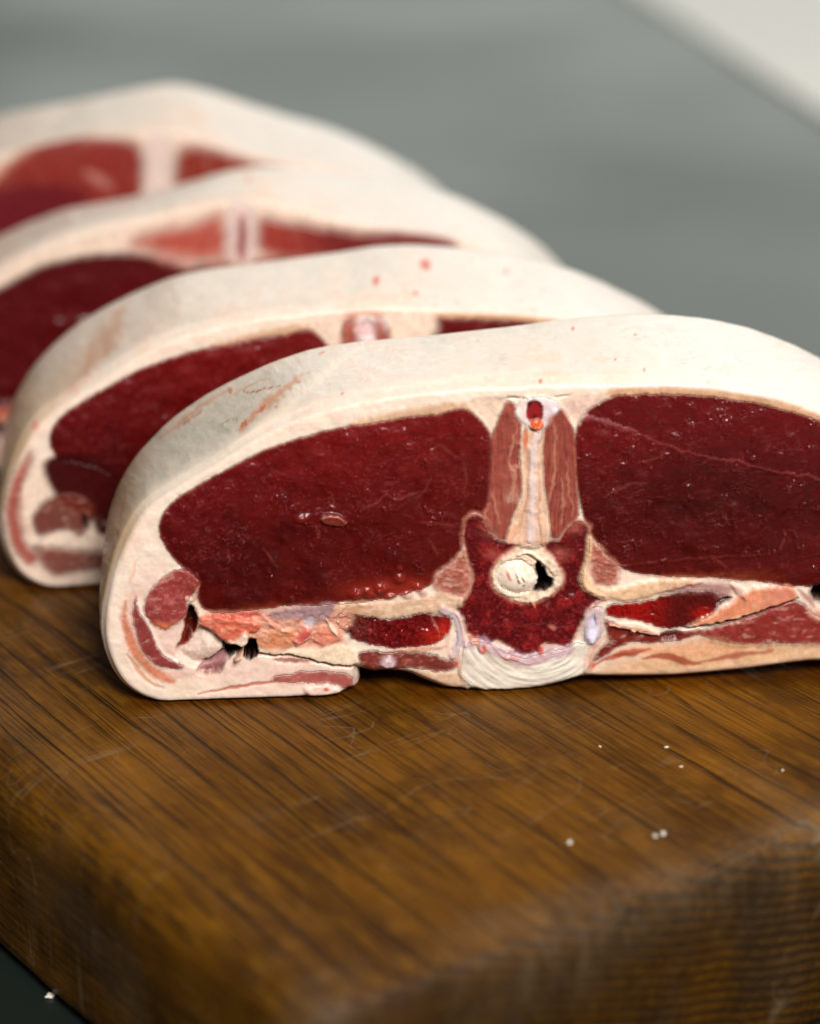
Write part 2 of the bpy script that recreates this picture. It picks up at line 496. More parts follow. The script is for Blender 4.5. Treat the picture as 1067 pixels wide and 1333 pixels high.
    p.line([(673, 722), (684, 716), (694, 720), (708, 732)], (244, 230, 210), 4, 1.5, 0.8, h=0.5)
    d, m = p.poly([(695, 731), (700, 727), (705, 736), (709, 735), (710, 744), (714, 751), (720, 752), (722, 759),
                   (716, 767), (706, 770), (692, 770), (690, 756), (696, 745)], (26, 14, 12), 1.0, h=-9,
                   hs=1.6, warp=0.8)  # deep gap beside the cord, its shade painted near black
    rc = np.hypot((X - 672 - 0.15 * (Y - 750)) / 26.5, (Y - 751) / 22.0) + 0.05 * p.w1 + 0.04 * p.w3
    mcz = sst(1.03, 0.94, rc)
    p.h = np.where(rc < 1.03, np.maximum(p.h * (1 - mcz), 0) + mcz * (1.7 * np.sqrt(np.clip(1.02 - rc ** 2, 0, 1)) - 0.8), p.h)
    p.put(mcz, (240, 222, 204))
    p.put(sst(0.0, 0.9, fbm(X / 9, Y / 9, 22, 3)) * mcz, (244, 200, 172), 0.5)
    p.r = p.r * (1 - mcz) + 0.22 * mcz
    p.id[rc < 1.0] = 7
    p.line([(658, 742), (661, 748), (665, 753)], (214, 90, 56), 3, 1, 0.8, h=0.3)
    for l in ([(672, 742), (674, 750), (676, 756)], [(679, 745), (684, 752), (680, 760)]):
        p.line(l, (246, 226, 202), 3, 1.2, 0.7, h=0.7)
    p.line([(646, 762), (654, 772), (668, 777), (684, 776)], (206, 186, 176), 3, 1.2, 0.6, h=0.3)
    p.line([(690, 781), (694, 787), (697, 793)], (214, 120, 92), 4, 1.5, 0.7, h=0.4)

    # ================= white ligament under the vertebra
    lig = [(606, 836), (616, 833), (626, 838), (640, 836), (655, 846), (672, 855), (690, 856), (706, 848), (722, 843),
           (738, 842), (752, 834), (762, 838), (767, 850), (768, 864), (760, 878), (745, 885), (720, 892), (700, 897),
           (665, 900), (632, 901), (614, 897), (601, 888), (597, 872), (599, 852)]
    d, m = p.poly(lig, None, 2.0, warp=1.4, id=8)
    cx, cy = 694, 812
    rad = np.hypot((X - cx) / 1.12, Y - cy)
    ang = np.arctan2(Y - cy, X - cx)
    rg = fbm(rad / 3.0, ang * 2.2, 23, 3)
    lc = np.ones(X.shape + (3,)) * lin((224, 212, 196))
    q = (sst(0, 1.0, rg) * 0.6)[..., None]
    lc = lc * (1 - q) + lin((244, 238, 226)) * q
    q = (sst(0.1, 1.1, -rg) * 0.6)[..., None]
    lc = lc * (1 - q) + lin((196, 176, 158)) * q
    p.put(m, lc)
    p.h += m * (0.5 + 0.14 * rg)
    p.r = p.r * (1 - m) + 0.3 * m
    p.line([(610, 836), (632, 840), (652, 848), (675, 858), (696, 858), (716, 848), (742, 845)], (190, 146, 160), 13, 5,
           0.7, warp=3, taper=False)
    for l, c, wd in (([(622, 842), (630, 850), (632, 838)], (206, 86, 56), 5), ([(700, 845), (704, 848), (706, 842)], (196, 60, 40), 6),
                     ([(650, 850), (660, 855), (672, 856)], (196, 110, 86), 4), ([(622, 838), (624, 846)], (60, 50, 60), 1.6),
                     ([(640, 838), (660, 845), (668, 848)], (222, 176, 176), 5), ([(610, 826), (618, 834), (622, 840)], (214, 140, 110), 8),
                     ([(598, 842), (594, 862), (600, 882)], (222, 160, 140), 6), ([(768, 845), (764, 862), (762, 880)], (232, 196, 172), 8)):
        p.line(l, c, wd, 1.8, 0.75, h=0.3, warp=1.6)
    # right joint: bluish gristle
    d, m = p.poly([(762, 796), (774, 788), (785, 790), (786, 806), (784, 822), (778, 836), (768, 842), (758, 836), (757, 818)],
                  (206, 180, 178), 3, warp=1, h=0.5, hs=6, rough=0.25, id=15)
    p.poly([(762, 812), (770, 806), (778, 818), (775, 832), (768, 838), (761, 828)], (226, 224, 242), 3.5, 0.9, h=0.6, hs=4, warp=0.6)
    p.poly([(765, 800), (771, 796), (776, 806), (772, 814), (764, 812)], (180, 172, 196), 3, 0.7, warp=0.6)
    p.line([(772, 798), (772, 806), (775, 813)], (84, 84, 130), 1.8, 1, 0.8, h=-0.3)
    p.line([(760, 800), (768, 790), (780, 782), (792, 779)], (214, 160, 146), 3, 1.4, 0.7, h=0.2)
    p.poly([(764, 840), (778, 836), (790, 824), (796, 828), (784, 838), (778, 850), (770, 862), (764, 872), (760, 858)],
           (226, 178, 158), 2.5, 0.9, warp=2)
    p.poly([(764, 866), (772, 860), (776, 868), (768, 876)], (204, 104, 70), 2.5, 0.8)

    # ================= left: bands and rib
    d, m = p.poly([(432, 792), (444, 783), (480, 783), (515, 783), (550, 777), (572, 769), (590, 776), (602, 780),
                   (600, 792), (582, 797), (556, 797), (527, 802), (500, 805), (470, 803), (448, 800), (436, 806)],
                  (214, 176, 146), 2.4, warp=1.4, h=0.3, hs=4)
    p.put(m * sst(520, 450, X), (190, 132, 96), 0.6)
    p.put(m * sst(0, 0.9, fbm(X / 14, Y / 3, 11, 3)), (232, 208, 184), 0.6)
    p.poly([(424, 803), (432, 792), (441, 784), (452, 787), (446, 795), (436, 802), (430, 808)], (222, 190, 158), 2,
           h=0.5, hs=3)
    d, m = p.poly([(436, 800), (450, 797), (477, 803), (505, 806), (527, 803), (548, 797), (566, 800), (580, 798),
                   (588, 808), (586, 822), (577, 830), (569, 838), (546, 843), (514, 845), (486, 841), (464, 836),
                   (447, 823), (437, 813)], None, 1.6, warp=1.3, id=9)
    rc2 = np.ones(X.shape + (3,)) * lin((98, 9, 13))
    q = sst(505, 455, X)[..., None]
    rc2 = rc2 * (1 - q) + lin((94, 38, 34)) * q
    q = (sst(0.2, 1.0, sp) * 0.45)[..., None]
    rc2 = rc2 * (1 - q) + lin((160, 34, 34)) * q
    q = (sst(0.1, 1.0, -sp) * 0.7)[..., None]
    rc2 = rc2 * (1 - q) + lin((62, 4, 8)) * q
    q = np.clip(np.exp(-((X - 566) / 20) ** 2 - ((Y - 830) / 12) ** 2) + np.exp(-((X - 578) / 8) ** 2 - ((Y - 815) / 14) ** 2) * 0.7, 0, 1)[..., None] * 0.75
    rc2 = rc2 * (1 - q) + lin((190, 40, 26)) * q
    p.put(m, rc2)
    p.h += m * (0.2 * sp + 0.25 * sb)
    p.r = p.r * (1 - m) + 0.2 * m
    p.line([(560, 799), (566, 812), (572, 828)], (196, 110, 100), 2.5, 1.6, 0.5)
    # gristle hook at its right end
    p.line([(575, 792), (592, 800), (598, 814), (600, 828), (594, 842), (588, 852)], (194, 174, 182), 8, 3, 0.8, h=0.4,
           taper=False, rough=0.25)
    p.line([(594, 798), (600, 808), (604, 822), (606, 838)], (222, 196, 186), 3, 1.4, 0.8, h=0.4, taper=False)
    p.line([(583, 826), (580, 838), (584, 850), (590, 858)], (222, 186, 168), 5, 2.4, 0.8, taper=False)
    p.line([(594, 822), (596, 832), (592, 842)], (128, 120, 160), 2, 1.4, 0.5, h=-0.2)
    p.line([(500, 848), (530, 847), (560, 845), (580, 840)], (214, 150, 126), 6, 2.2, 0.8, h=0.1)
    # meat below the rib
    d, m = p.poly([(465, 848), (486, 846), (510, 850), (545, 848), (570, 854), (588, 860), (592, 868), (580, 876),
                   (555, 874), (530, 870), (510, 876), (485, 877), (470, 871)], (122, 52, 44), 2.2, warp=1.6, id=14)
    p.put(m * sst(0, 1, fbm(X / 9, Y / 5, 3, 3)), (158, 78, 66), 0.6)
    p.h += m * 0.12 * f8
    p.poly([(496, 858), (506, 853), (516, 859), (515, 868), (503, 870), (495, 866)], (206, 182, 188), 2.5, 0.9, h=0.7, hs=4, warp=0.8)
    p.poly([(528, 872), (555, 874), (583, 876), (600, 874), (606, 890), (604, 899), (585, 898), (565, 891), (545, 883)],
           (222, 186, 156), 2.5, h=0.1)
    p.poly([(586, 858), (594, 862), (590, 868)], (198, 70, 44), 2, 0.9)

    # ================= left: torn pieces between flap and eye
    p.poly([(262, 798), (300, 797), (350, 794), (400, 790), (440, 785), (470, 800), (440, 830), (465, 846), (400, 845), (338, 842),
            (330, 828), (290, 826), (268, 812)], (214, 152, 126), 3.5, 0.95)
    fl = fbm((X + Y) / 10, (Y - 0.4 * X) / 4, 6, 3)
    bandm = p.poly([(262, 800), (350, 798), (440, 790), (440, 840), (340, 842), (300, 825)], None, 3)[1]
    p.put(bandm * sst(0.1, 0.9, fl), (228, 170, 146), 0.8)
    p.put(bandm * sst(0.2, 1.0, -fl), (184, 84, 60), 0.6)
    p.h += bandm * 0.16 * fl
    p.poly([(258, 801), (300, 797), (345, 794), (344, 801), (300, 805), (262, 810)], (196, 74, 58), 2, 0.9)
    p.poly([(262, 812), (300, 806), (330, 810), (330, 822), (290, 820), (270, 818)], (186, 84, 56), 3, 0.8)
    p.poly([(345, 797), (385, 790), (440, 782), (432, 798), (420, 812), (404, 812), (392, 804), (370, 806), (350, 804)],
           (152, 122, 128), 3, 0.9, h=0.2, rough=0.22)
    p.poly([(392, 806), (402, 802), (412, 812), (404, 816)], (204, 200, 214), 2.5, 0.7)
    p.line([(344, 800), (352, 812), (365, 820), (376, 822)], (222, 156, 134), 5, 2, 0.7, h=0.3)
    p.line([(330, 802), (345, 803), (350, 798)], (226, 150, 140), 3, 1.5, 0.6)
    p.poly([(338, 842), (345, 828), (362, 820), (384, 818), (386, 834), (372, 845), (352, 848)], (206, 128, 84), 3, 0.8, h=0.3)
    p.poly([(382, 836), (390, 822), (402, 814), (407, 822), (400, 832), (388, 840)], (200, 88, 84), 2, 0.9, h=0.6, hs=4)
    p.line([(386, 838), (398, 834), (406, 824)], (232, 170, 160), 2, 1, 0.7, h=0.3)
    p.poly([(408, 832), (414, 818), (434, 816), (446, 826), (442, 834), (420, 842)], (206, 118, 94), 3, 0.8, h=0.3)
    p.line([(425, 806), (430, 814), (438, 822), (440, 826)], (238, 214, 196), 5, 2, 0.8, h=0.5)
    p.poly([(338, 850), (350, 844), (384, 846), (410, 843), (432, 838), (458, 842), (464, 850), (468, 866), (462, 869),
            (440, 867), (412, 860), (386, 851), (356, 853)], (234, 210, 182), 2.2, h=0.3, hs=4, warp=1.5)
    p.poly([(318, 836), (336, 846), (350, 838), (344, 830), (334, 828)], (206, 140, 96), 2, 0.6)
    # inner fold
    d, m = p.poly([(252, 828), (262, 814), (276, 820), (292, 836), (298, 846), (290, 856), (276, 864), (262, 868),
                   (250, 866), (238, 858), (228, 848), (240, 840)], (226, 200, 184), 3, dome=1.6, dr=10, h=-1.6, hs=4, warp=1)
    p.poly([(254, 876), (262, 866), (280, 857), (294, 848), (302, 856), (290, 868), (280, 878), (266, 880)],
           (160, 104, 108), 2.5, 0.9, h=-1.5, warp=1.6)
    p.poly([(262, 876), (280, 870), (296, 862), (284, 878), (270, 880)], (112, 46, 44), 2, 0.7)
    # ragged shelf above the hollow
    d, m = p.poly([(257, 802), (300, 800), (340, 806), (336, 818), (324, 820), (326, 830), (318, 838), (304, 838), (286, 830),
                   (274, 824), (272, 816), (262, 812)], (204, 104, 78), 1.6, h=0.8, hs=2.5, warp=2.2)
    p.put(m * sst(0.1, 1.0, fl), (226, 150, 124), 0.6)
    p.poly([(296, 832), (308, 832), (316, 820), (324, 822), (325, 832), (317, 839), (304, 840)], (238, 210, 188), 2, h=0.6, hs=3, warp=1)
    # hollow 1, a curved slit
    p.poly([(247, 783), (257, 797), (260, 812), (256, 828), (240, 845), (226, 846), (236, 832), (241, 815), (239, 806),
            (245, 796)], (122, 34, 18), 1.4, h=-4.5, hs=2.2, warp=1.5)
    p.poly([(247, 782), (256, 796), (258, 808), (250, 812), (244, 804)], (52, 8, 6), 2, h=-3.5, hs=2, warp=1.2)  # shade at the top of the slit painted near black
    # hollow 2, torn, the shade inside it painted black
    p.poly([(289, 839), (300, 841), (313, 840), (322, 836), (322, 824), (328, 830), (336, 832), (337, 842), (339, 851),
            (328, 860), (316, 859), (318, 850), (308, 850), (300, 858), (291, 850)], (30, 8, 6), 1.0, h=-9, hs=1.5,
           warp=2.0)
    p.line([(306, 858), (312, 851), (320, 848)], (226, 180, 156), 4, 1.5, 0.9, h=2)
    # dark seam between the flap and the piece above it
    p.line([(338, 852), (360, 853), (385, 853), (412, 861), (440, 868), (463, 870)], (96, 44, 34), 2.2, 1.2, 0.8, h=-1.6,
           taper=False)
    p.poly([(352, 857), (385, 855), (410, 861), (395, 865), (368, 863)], (148, 76, 56), 2.5, 0.85, h=-0.4)  # brown shadow streak under the seam, painted as colour
    # ================= flap, left bend
    d, m = p.poly([(235, 739), (220, 744), (201, 759), (192, 773), (186, 790), (190, 804), (201, 813), (212, 819),
                   (228, 813), (241, 805), (247, 793), (242, 781), (254, 771), (260, 760), (252, 746)], (150, 60, 58), 1.6,
                  warp=1.4, h=0.5, hs=4, id=11)
    p.put(m * sst(222, 250, X) * sst(800, 770, Y), (134, 54, 42), 0.7)
    p.put(m * sst(0.1, 0.9, f8), (186, 98, 96), 0.6)
    p.put(m * sst(0.1, 0.9, fine), (196, 110, 100), 0.3)
    p.h += m * 0.08 * f8
    p.put(sst(3, -1, d) * sst(804, 816, Y), (214, 120, 80), 0.8)
    p.line([(246, 784), (254, 778), (258, 762)], (214, 160, 140), 5, 2, 0.6, h=0.4)
    p.line([(242, 776), (248, 780)], (226, 176, 160), 6, 1.6, 0.8, h=0.4)
    d, m = p.poly([(177, 771), (179, 784), (182, 798), (190, 808), (197, 820), (202, 833), (207, 846), (216, 858),
                   (236, 864), (240, 869), (226, 872), (205, 869), (192, 860), (185, 846), (177, 827), (172, 809),
                   (173, 790)], (140, 58, 56), 1.6, warp=1.0, h=0.3, id=12)
    p.put(m * sst(0, 1, f8), (166, 88, 84), 0.5)
    p.line([(179, 784), (186, 802), (196, 814), (204, 836), (213, 854), (232, 862)], (240, 204, 194), 2.5, 1.4, 0.6, h=0.3, taper=False)
    p.line([(173, 772), (168, 800), (176, 835), (192, 864), (215, 880), (240, 878)], (232, 180, 168), 7, 2.6, 0.6, taper=False)
    d, m = p.poly([(164, 779), (165, 797), (168, 816), (176, 831), (185, 850), (197, 867), (210, 876), (230, 885),
                   (227, 891), (211, 888), (192, 878), (177, 862), (167, 843), (161, 827), (157, 809), (159, 790)],
                  (206, 126, 94), 2.2, 0.95, warp=0.8)
    p.line([(165, 852), (172, 862), (181, 875), (195, 890), (212, 896)], (214, 146, 112), 4, 2, 0.8, h=-0.2)
    p.line([(168, 760), (174, 745), (176, 730)], (220, 170, 140), 3, 2.5, 0.5)
    # flap, lower layers
    d, m = p.poly([(352, 883), (366, 877), (392, 874), (420, 872), (440, 876), (457, 880), (462, 886), (460, 897),
                   (450, 898), (438, 893), (418, 888), (384, 889), (360, 889)], (168, 80, 72), 2.2, 0.95, warp=1.2, id=13)
    p.put(m * sst(0, 1, f8), (196, 116, 104), 0.6)
    p.line([(258, 903), (290, 897), (320, 893), (352, 888), (372, 889)], (190, 98, 76), 4, 1.4, 0.85, h=-0.2)
    p.line([(372, 889), (420, 890), (445, 897)], (226, 156, 146), 3, 1.6, 0.6)
    p.poly([(395, 891), (420, 889), (440, 895), (449, 903), (440, 908), (400, 909)], (240, 206, 192), 2.5, 0.9, h=0.7, hs=4)
    p.put(sst(1.1, 0.6, np.hypot((X - 425) / 4, (Y - 896) / 3.2)), (212, 112, 72), 0.9)
    p.line([(250, 910), (330, 909), (400, 905), (440, 903)], (226, 182, 182), 4, 3, 0.5)

    # ================= right: band, rib, flap
    d, m = p.poly([(757, 738), (753, 752), (760, 766), (774, 774), (790, 779), (812, 782), (836, 779), (858, 770),
                   (885, 765), (915, 758), (900, 752), (868, 752), (840, 756), (818, 760), (800, 766), (782, 767),
                   (768, 758), (764, 742)], (226, 186, 150), 2.6, warp=1.2, h=0.5, hs=4)
    p.put(sst(8, 0, d) * sst(752, 744, Y - 4) * sst(790, 820, X), (170, 86, 48), 0.5)
    d, m = p.poly([(786, 791), (802, 785), (832, 785), (856, 777), (885, 770), (915, 768), (940, 771), (952, 780),
                   (934, 788), (928, 800), (912, 808), (895, 813), (876, 820), (855, 815), (825, 807), (802, 806),
                   (786, 802)], None, 1.8, warp=1.6, id=10)
    rr = np.ones(X.shape + (3,)) * lin((146, 14, 9))
    q = sst(830, 885, X)[..., None]
    rr = rr * (1 - q) + lin((84, 13, 13)) * q
    q = (sst(0.1, 1.0, -sp - sb * 0.5) * 0.6)[..., None]
    rr = rr * (1 - q) + lin((64, 4, 6)) * q
    q = (0.8 * np.exp(-((X - 915) / 14) ** 2 - ((Y - 799) / 8) ** 2))[..., None]
    rr = rr * (1 - q) + lin((176, 22, 12)) * q
    p.put(m, rr)
    p.h += m * 0.15 * sp
    p.r = p.r * (1 - m) + 0.24 * m
    p.poly([(862, 768), (890, 758), (930, 757), (960, 763), (952, 775), (934, 780), (928, 770), (900, 770), (872, 773)],
           (170, 118, 114), 3.5, 0.85, warp=1.5)
    p.line([(952, 760), (962, 768), (968, 778)], (196, 150, 140), 8, 3, 0.8, h=0.5)
    p.line([(932, 786), (945, 780), (952, 778)], (50, 10, 10), 5, 2, 0.8, h=-0.8)
    d, m = p.poly([(968, 768), (982, 766), (1000, 762), (1034, 762), (1038, 776), (1028, 785), (1010, 790), (978, 798),
                   (947, 808), (914, 814), (890, 816), (905, 808), (926, 800), (940, 790), (956, 780)], (214, 138, 104), 2.4,
                  warp=1.6, h=0.6, hs=4)
    p.put(m * sst(1.5, -2.5, np.abs(Y - (818 - (X - 900) * 0.23)) - 4), (236, 186, 142), 0.8)
    p.put(m * sst(985, 1010, X), (208, 132, 112), 0.7)
    p.poly([(846, 832), (880, 822), (915, 820), (960, 806), (1003, 793), (1036, 780), (1050, 788), (1067, 806), (1130, 800),
            (1170, 800), (1170, 835), (1120, 836), (1067, 836), (1025, 837), (978, 839), (955, 840), (930, 832), (900, 826),
            (870, 832)], (136, 46, 40), 2.5, warp=1.4, id=13)
    wv = p.poly([(900, 825), (960, 806), (1050, 785), (1170, 800), (1170, 835), (1025, 838), (955, 842)], None, 4)[1]
    p.put(wv * sst(0.1, 0.9, f30 + f8 * 0.3), (156, 78, 78), 0.6)
    p.put(wv * sst(0.1, 0.9, -f30), (128, 42, 20), 0.5)
    p.h += wv * (0.12 * f8 + 0.4)
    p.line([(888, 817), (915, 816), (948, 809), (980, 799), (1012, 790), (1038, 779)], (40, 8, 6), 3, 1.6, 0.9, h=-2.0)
    p.poly([(1050, 792), (1067, 788), (1085, 794), (1080, 806), (1056, 806)], (218, 162, 140), 3, 0.8)
    p.poly([(1052, 768), (1062, 758), (1085, 762), (1090, 778), (1070, 786), (1056, 780)], (30, 6, 5), 2.5, h=-7, hs=3, warp=1.6)  # hole with its inner shade painted in as near black
    p.line([(1040, 768), (1052, 780), (1060, 788)], (150, 96, 84), 6, 3, 0.7)
    d, m = p.poly([(784, 806), (800, 812), (850, 824), (870, 824), (895, 822), (905, 826), (890, 834), (845, 838), (820, 836),
                   (800, 845), (782, 858), (770, 864), (778, 848), (792, 832), (788, 820)], (118, 36, 28), 2, warp=1.4, id=14)
    p.h += m * 0.12 * f8
    p.line([(794, 813), (812, 816), (830, 817), (845, 822), (857, 825)], (222, 160, 134), 8, 1.8, 0.9, h=0.8)
    p.line([(820, 818), (824, 824)], (226, 176, 146), 6, 1.4, 0.8, h=0.6)
    p.poly([(858, 826), (872, 822), (888, 826), (872, 834), (860, 833)], (54, 24, 30), 4, 0.6, h=-0.8)
    p.poly([(795, 848), (830, 840), (880, 838), (925, 826), (950, 838), (1000, 842), (950, 852), (880, 858), (835, 850), (800, 858)],
           (220, 160, 118), 4, 0.8)
    p.line([(772, 868), (790, 856), (815, 850), (835, 847), (846, 844)], (178, 74, 48), 6, 2.5, 0.85)
    p.line([(800, 852), (820, 854), (838, 848)], (136, 44, 26), 4, 2.5, 0.7)
    p.line([(836, 858), (856, 853), (876, 856), (896, 863), (912, 864)], (156, 62, 36), 9, 2.6, 0.85)
    p.line([(912, 862), (945, 856), (970, 850), (1005, 850)], (160, 76, 56), 6, 2.6, 0.8)
    p.line([(996, 848), (1008, 848)], (180, 96, 60), 4, 2, 0.7)
    # ================= what is different on the chops behind
    def here(pts):
        a = np.asarray(pts, float)
        return np.stack(place.inv(a[:, 0], a[:, 1]), 1)

    def blank(pts):
        d, m = p.poly(here(pts), (238, 212, 192), 6)
        p.id[d < 0] = 0
        p.h *= 1 - m

    if v == 1:
        blank([(3, 600), (36, 580), (58, 606), (100, 600), (145, 616), (152, 640), (152, 772), (60, 776), (20, 756), (3, 700)])
        p.poly(here([(54, 596), (100, 588), (165, 600), (165, 690), (122, 680), (98, 666), (74, 650), (60, 626)]), (64, 7, 9), 4, tex=0)
        p.poly(here([(38, 586), (43, 596), (29, 630), (25, 655), (27, 690), (37, 712), (50, 724), (45, 737), (30, 733),
                     (14, 712), (7, 680), (8, 650), (18, 620)]), (164, 76, 64), 5, 0.95, id=12)
        p.line(here([(30, 650), (30, 680), (40, 700)]), (214, 160, 140), 5, 4, 0.5)
        p.poly(here([(43, 668), (58, 650), (85, 640), (110, 646), (126, 664), (114, 690), (104, 702), (90, 690), (70, 692),
                     (52, 700), (41, 686)]), (108, 38, 28), 4, 0.95, id=11)
        p.poly(here([(40, 708), (60, 712), (100, 716), (148, 718), (148, 740), (100, 744), (78, 752), (62, 746), (50, 730)]),
               (116, 38, 28), 5, 0.92, id=13)
        p.poly(here([(106, 668), (114, 672), (116, 688), (109, 690)]), (20, 6, 5), 2, h=-5)  # small hole, darkness inside painted into the colour
        p.poly(here([(120, 676), (145, 672), (145, 700), (126, 696)]), (70, 16, 12), 3)
        blank([(505, 400), (556, 400), (572, 424), (556, 446), (528, 462), (505, 452)])
        blank([(396, 395), (444, 395), (446, 460), (436, 470), (432, 448), (424, 432), (410, 424), (396, 421)])
        blank([(440, 396), (510, 396), (512, 412), (438, 414)])
        p.poly(here([(444, 460), (446, 424), (452, 411), (463, 408), (466, 430), (462, 460)]), (168, 80, 64), 5, 0.85)
        p.poly(here([(486, 460), (485, 412), (496, 412), (505, 426), (508, 460)]), (158, 70, 54), 5, 0.85)
        p.poly(here([(464, 455), (467, 410), (483, 410), (486, 455)]), (224, 188, 186), 5, 0.95)
        p.line(here([(448, 409), (475, 404), (500, 409)]), (214, 130, 100), 7, 5, 0.7, warp=0)
    if v == 2:
        blank([(-60, 330), (60, 290), (300, 240), (470, 262), (640, 300), (640, 345), (480, 335), (260, 350), (100, 350),
               (-60, 420)])
        d, m = p.poly(here([(-60, 408), (0, 374), (40, 351), (75, 339), (120, 331), (170, 328), (210, 333), (240, 346),
                            (262, 362), (230, 420), (60, 520), (-60, 540)]), (86, 12, 16), 4, id=1, tex=0)
        d, m = p.poly(here([(166, 320), (185, 306), (215, 298), (250, 294), (270, 285), (292, 275), (298, 334), (268, 340),
                            (238, 338), (200, 326)]), (184, 84, 70), 10, id=3)
        p.poly(here([(190, 330), (215, 322), (245, 334), (250, 346), (225, 344)]), (216, 140, 124), 6, 0.7)
        d, m = p.poly(here([(297, 268), (312, 260), (330, 268), (333, 300), (333, 340), (296, 340), (296, 300)]), (230, 200, 192),
                      7, id=5)
        p.poly(here([(310, 280), (320, 280), (322, 340), (309, 340)]), (132, 26, 38), 4, 0.95)
        d, m = p.poly(here([(336, 280), (360, 288), (400, 293), (440, 300), (480, 305), (520, 302), (560, 305), (592, 314), (590, 328), (450, 336), (336, 340)]), (158, 56, 46), 8, id=4, tex=0.4)
        p.put(m * sst(20, 120, (X - 690) * 0.805 - 20), (104, 26, 28), 0.8)
    if v == 3:
        blank([(-70, 190), (100, 150), (205, 140), (330, 150), (480, 200), (480, 262), (205, 260), (60, 300), (-70, 360)])
        d, m = p.poly(here([(-70, 300), (-10, 236), (14, 204), (50, 184), (90, 176), (135, 177), (178, 184), (187, 200),
                            (188, 262), (150, 280), (60, 330), (-70, 380)]), (142, 46, 38), 7, id=1, tex=0.3)
        p.poly(here([(-60, 290), (10, 240), (60, 238), (110, 244), (120, 262), (60, 300), (-60, 360)]), (104, 22, 34), 8, 0.85, tex=0)
        p.line(here([(110, 222), (126, 232), (146, 244)]), (214, 150, 140), 12, 6, 0.6, warp=0)
        d, m = p.poly(here([(227, 262), (227, 204), (240, 190), (262, 190), (300, 200), (345, 214), (420, 230), (430, 262)]),
                      (142, 40, 28), 8, id=2)
        d, m = p.poly(here([(190, 176), (206, 168), (222, 176), (224, 262), (189, 262)]), (232, 208, 198), 9, id=5)
        p.poly(here([(-60, 200), (20, 186), (40, 190), (0, 225), (-60, 270)]), (226, 150, 120), 12, 0.6)
    p.r = np.clip(p.r + 0.07 * f8, 0.12, 0.6)
    return p


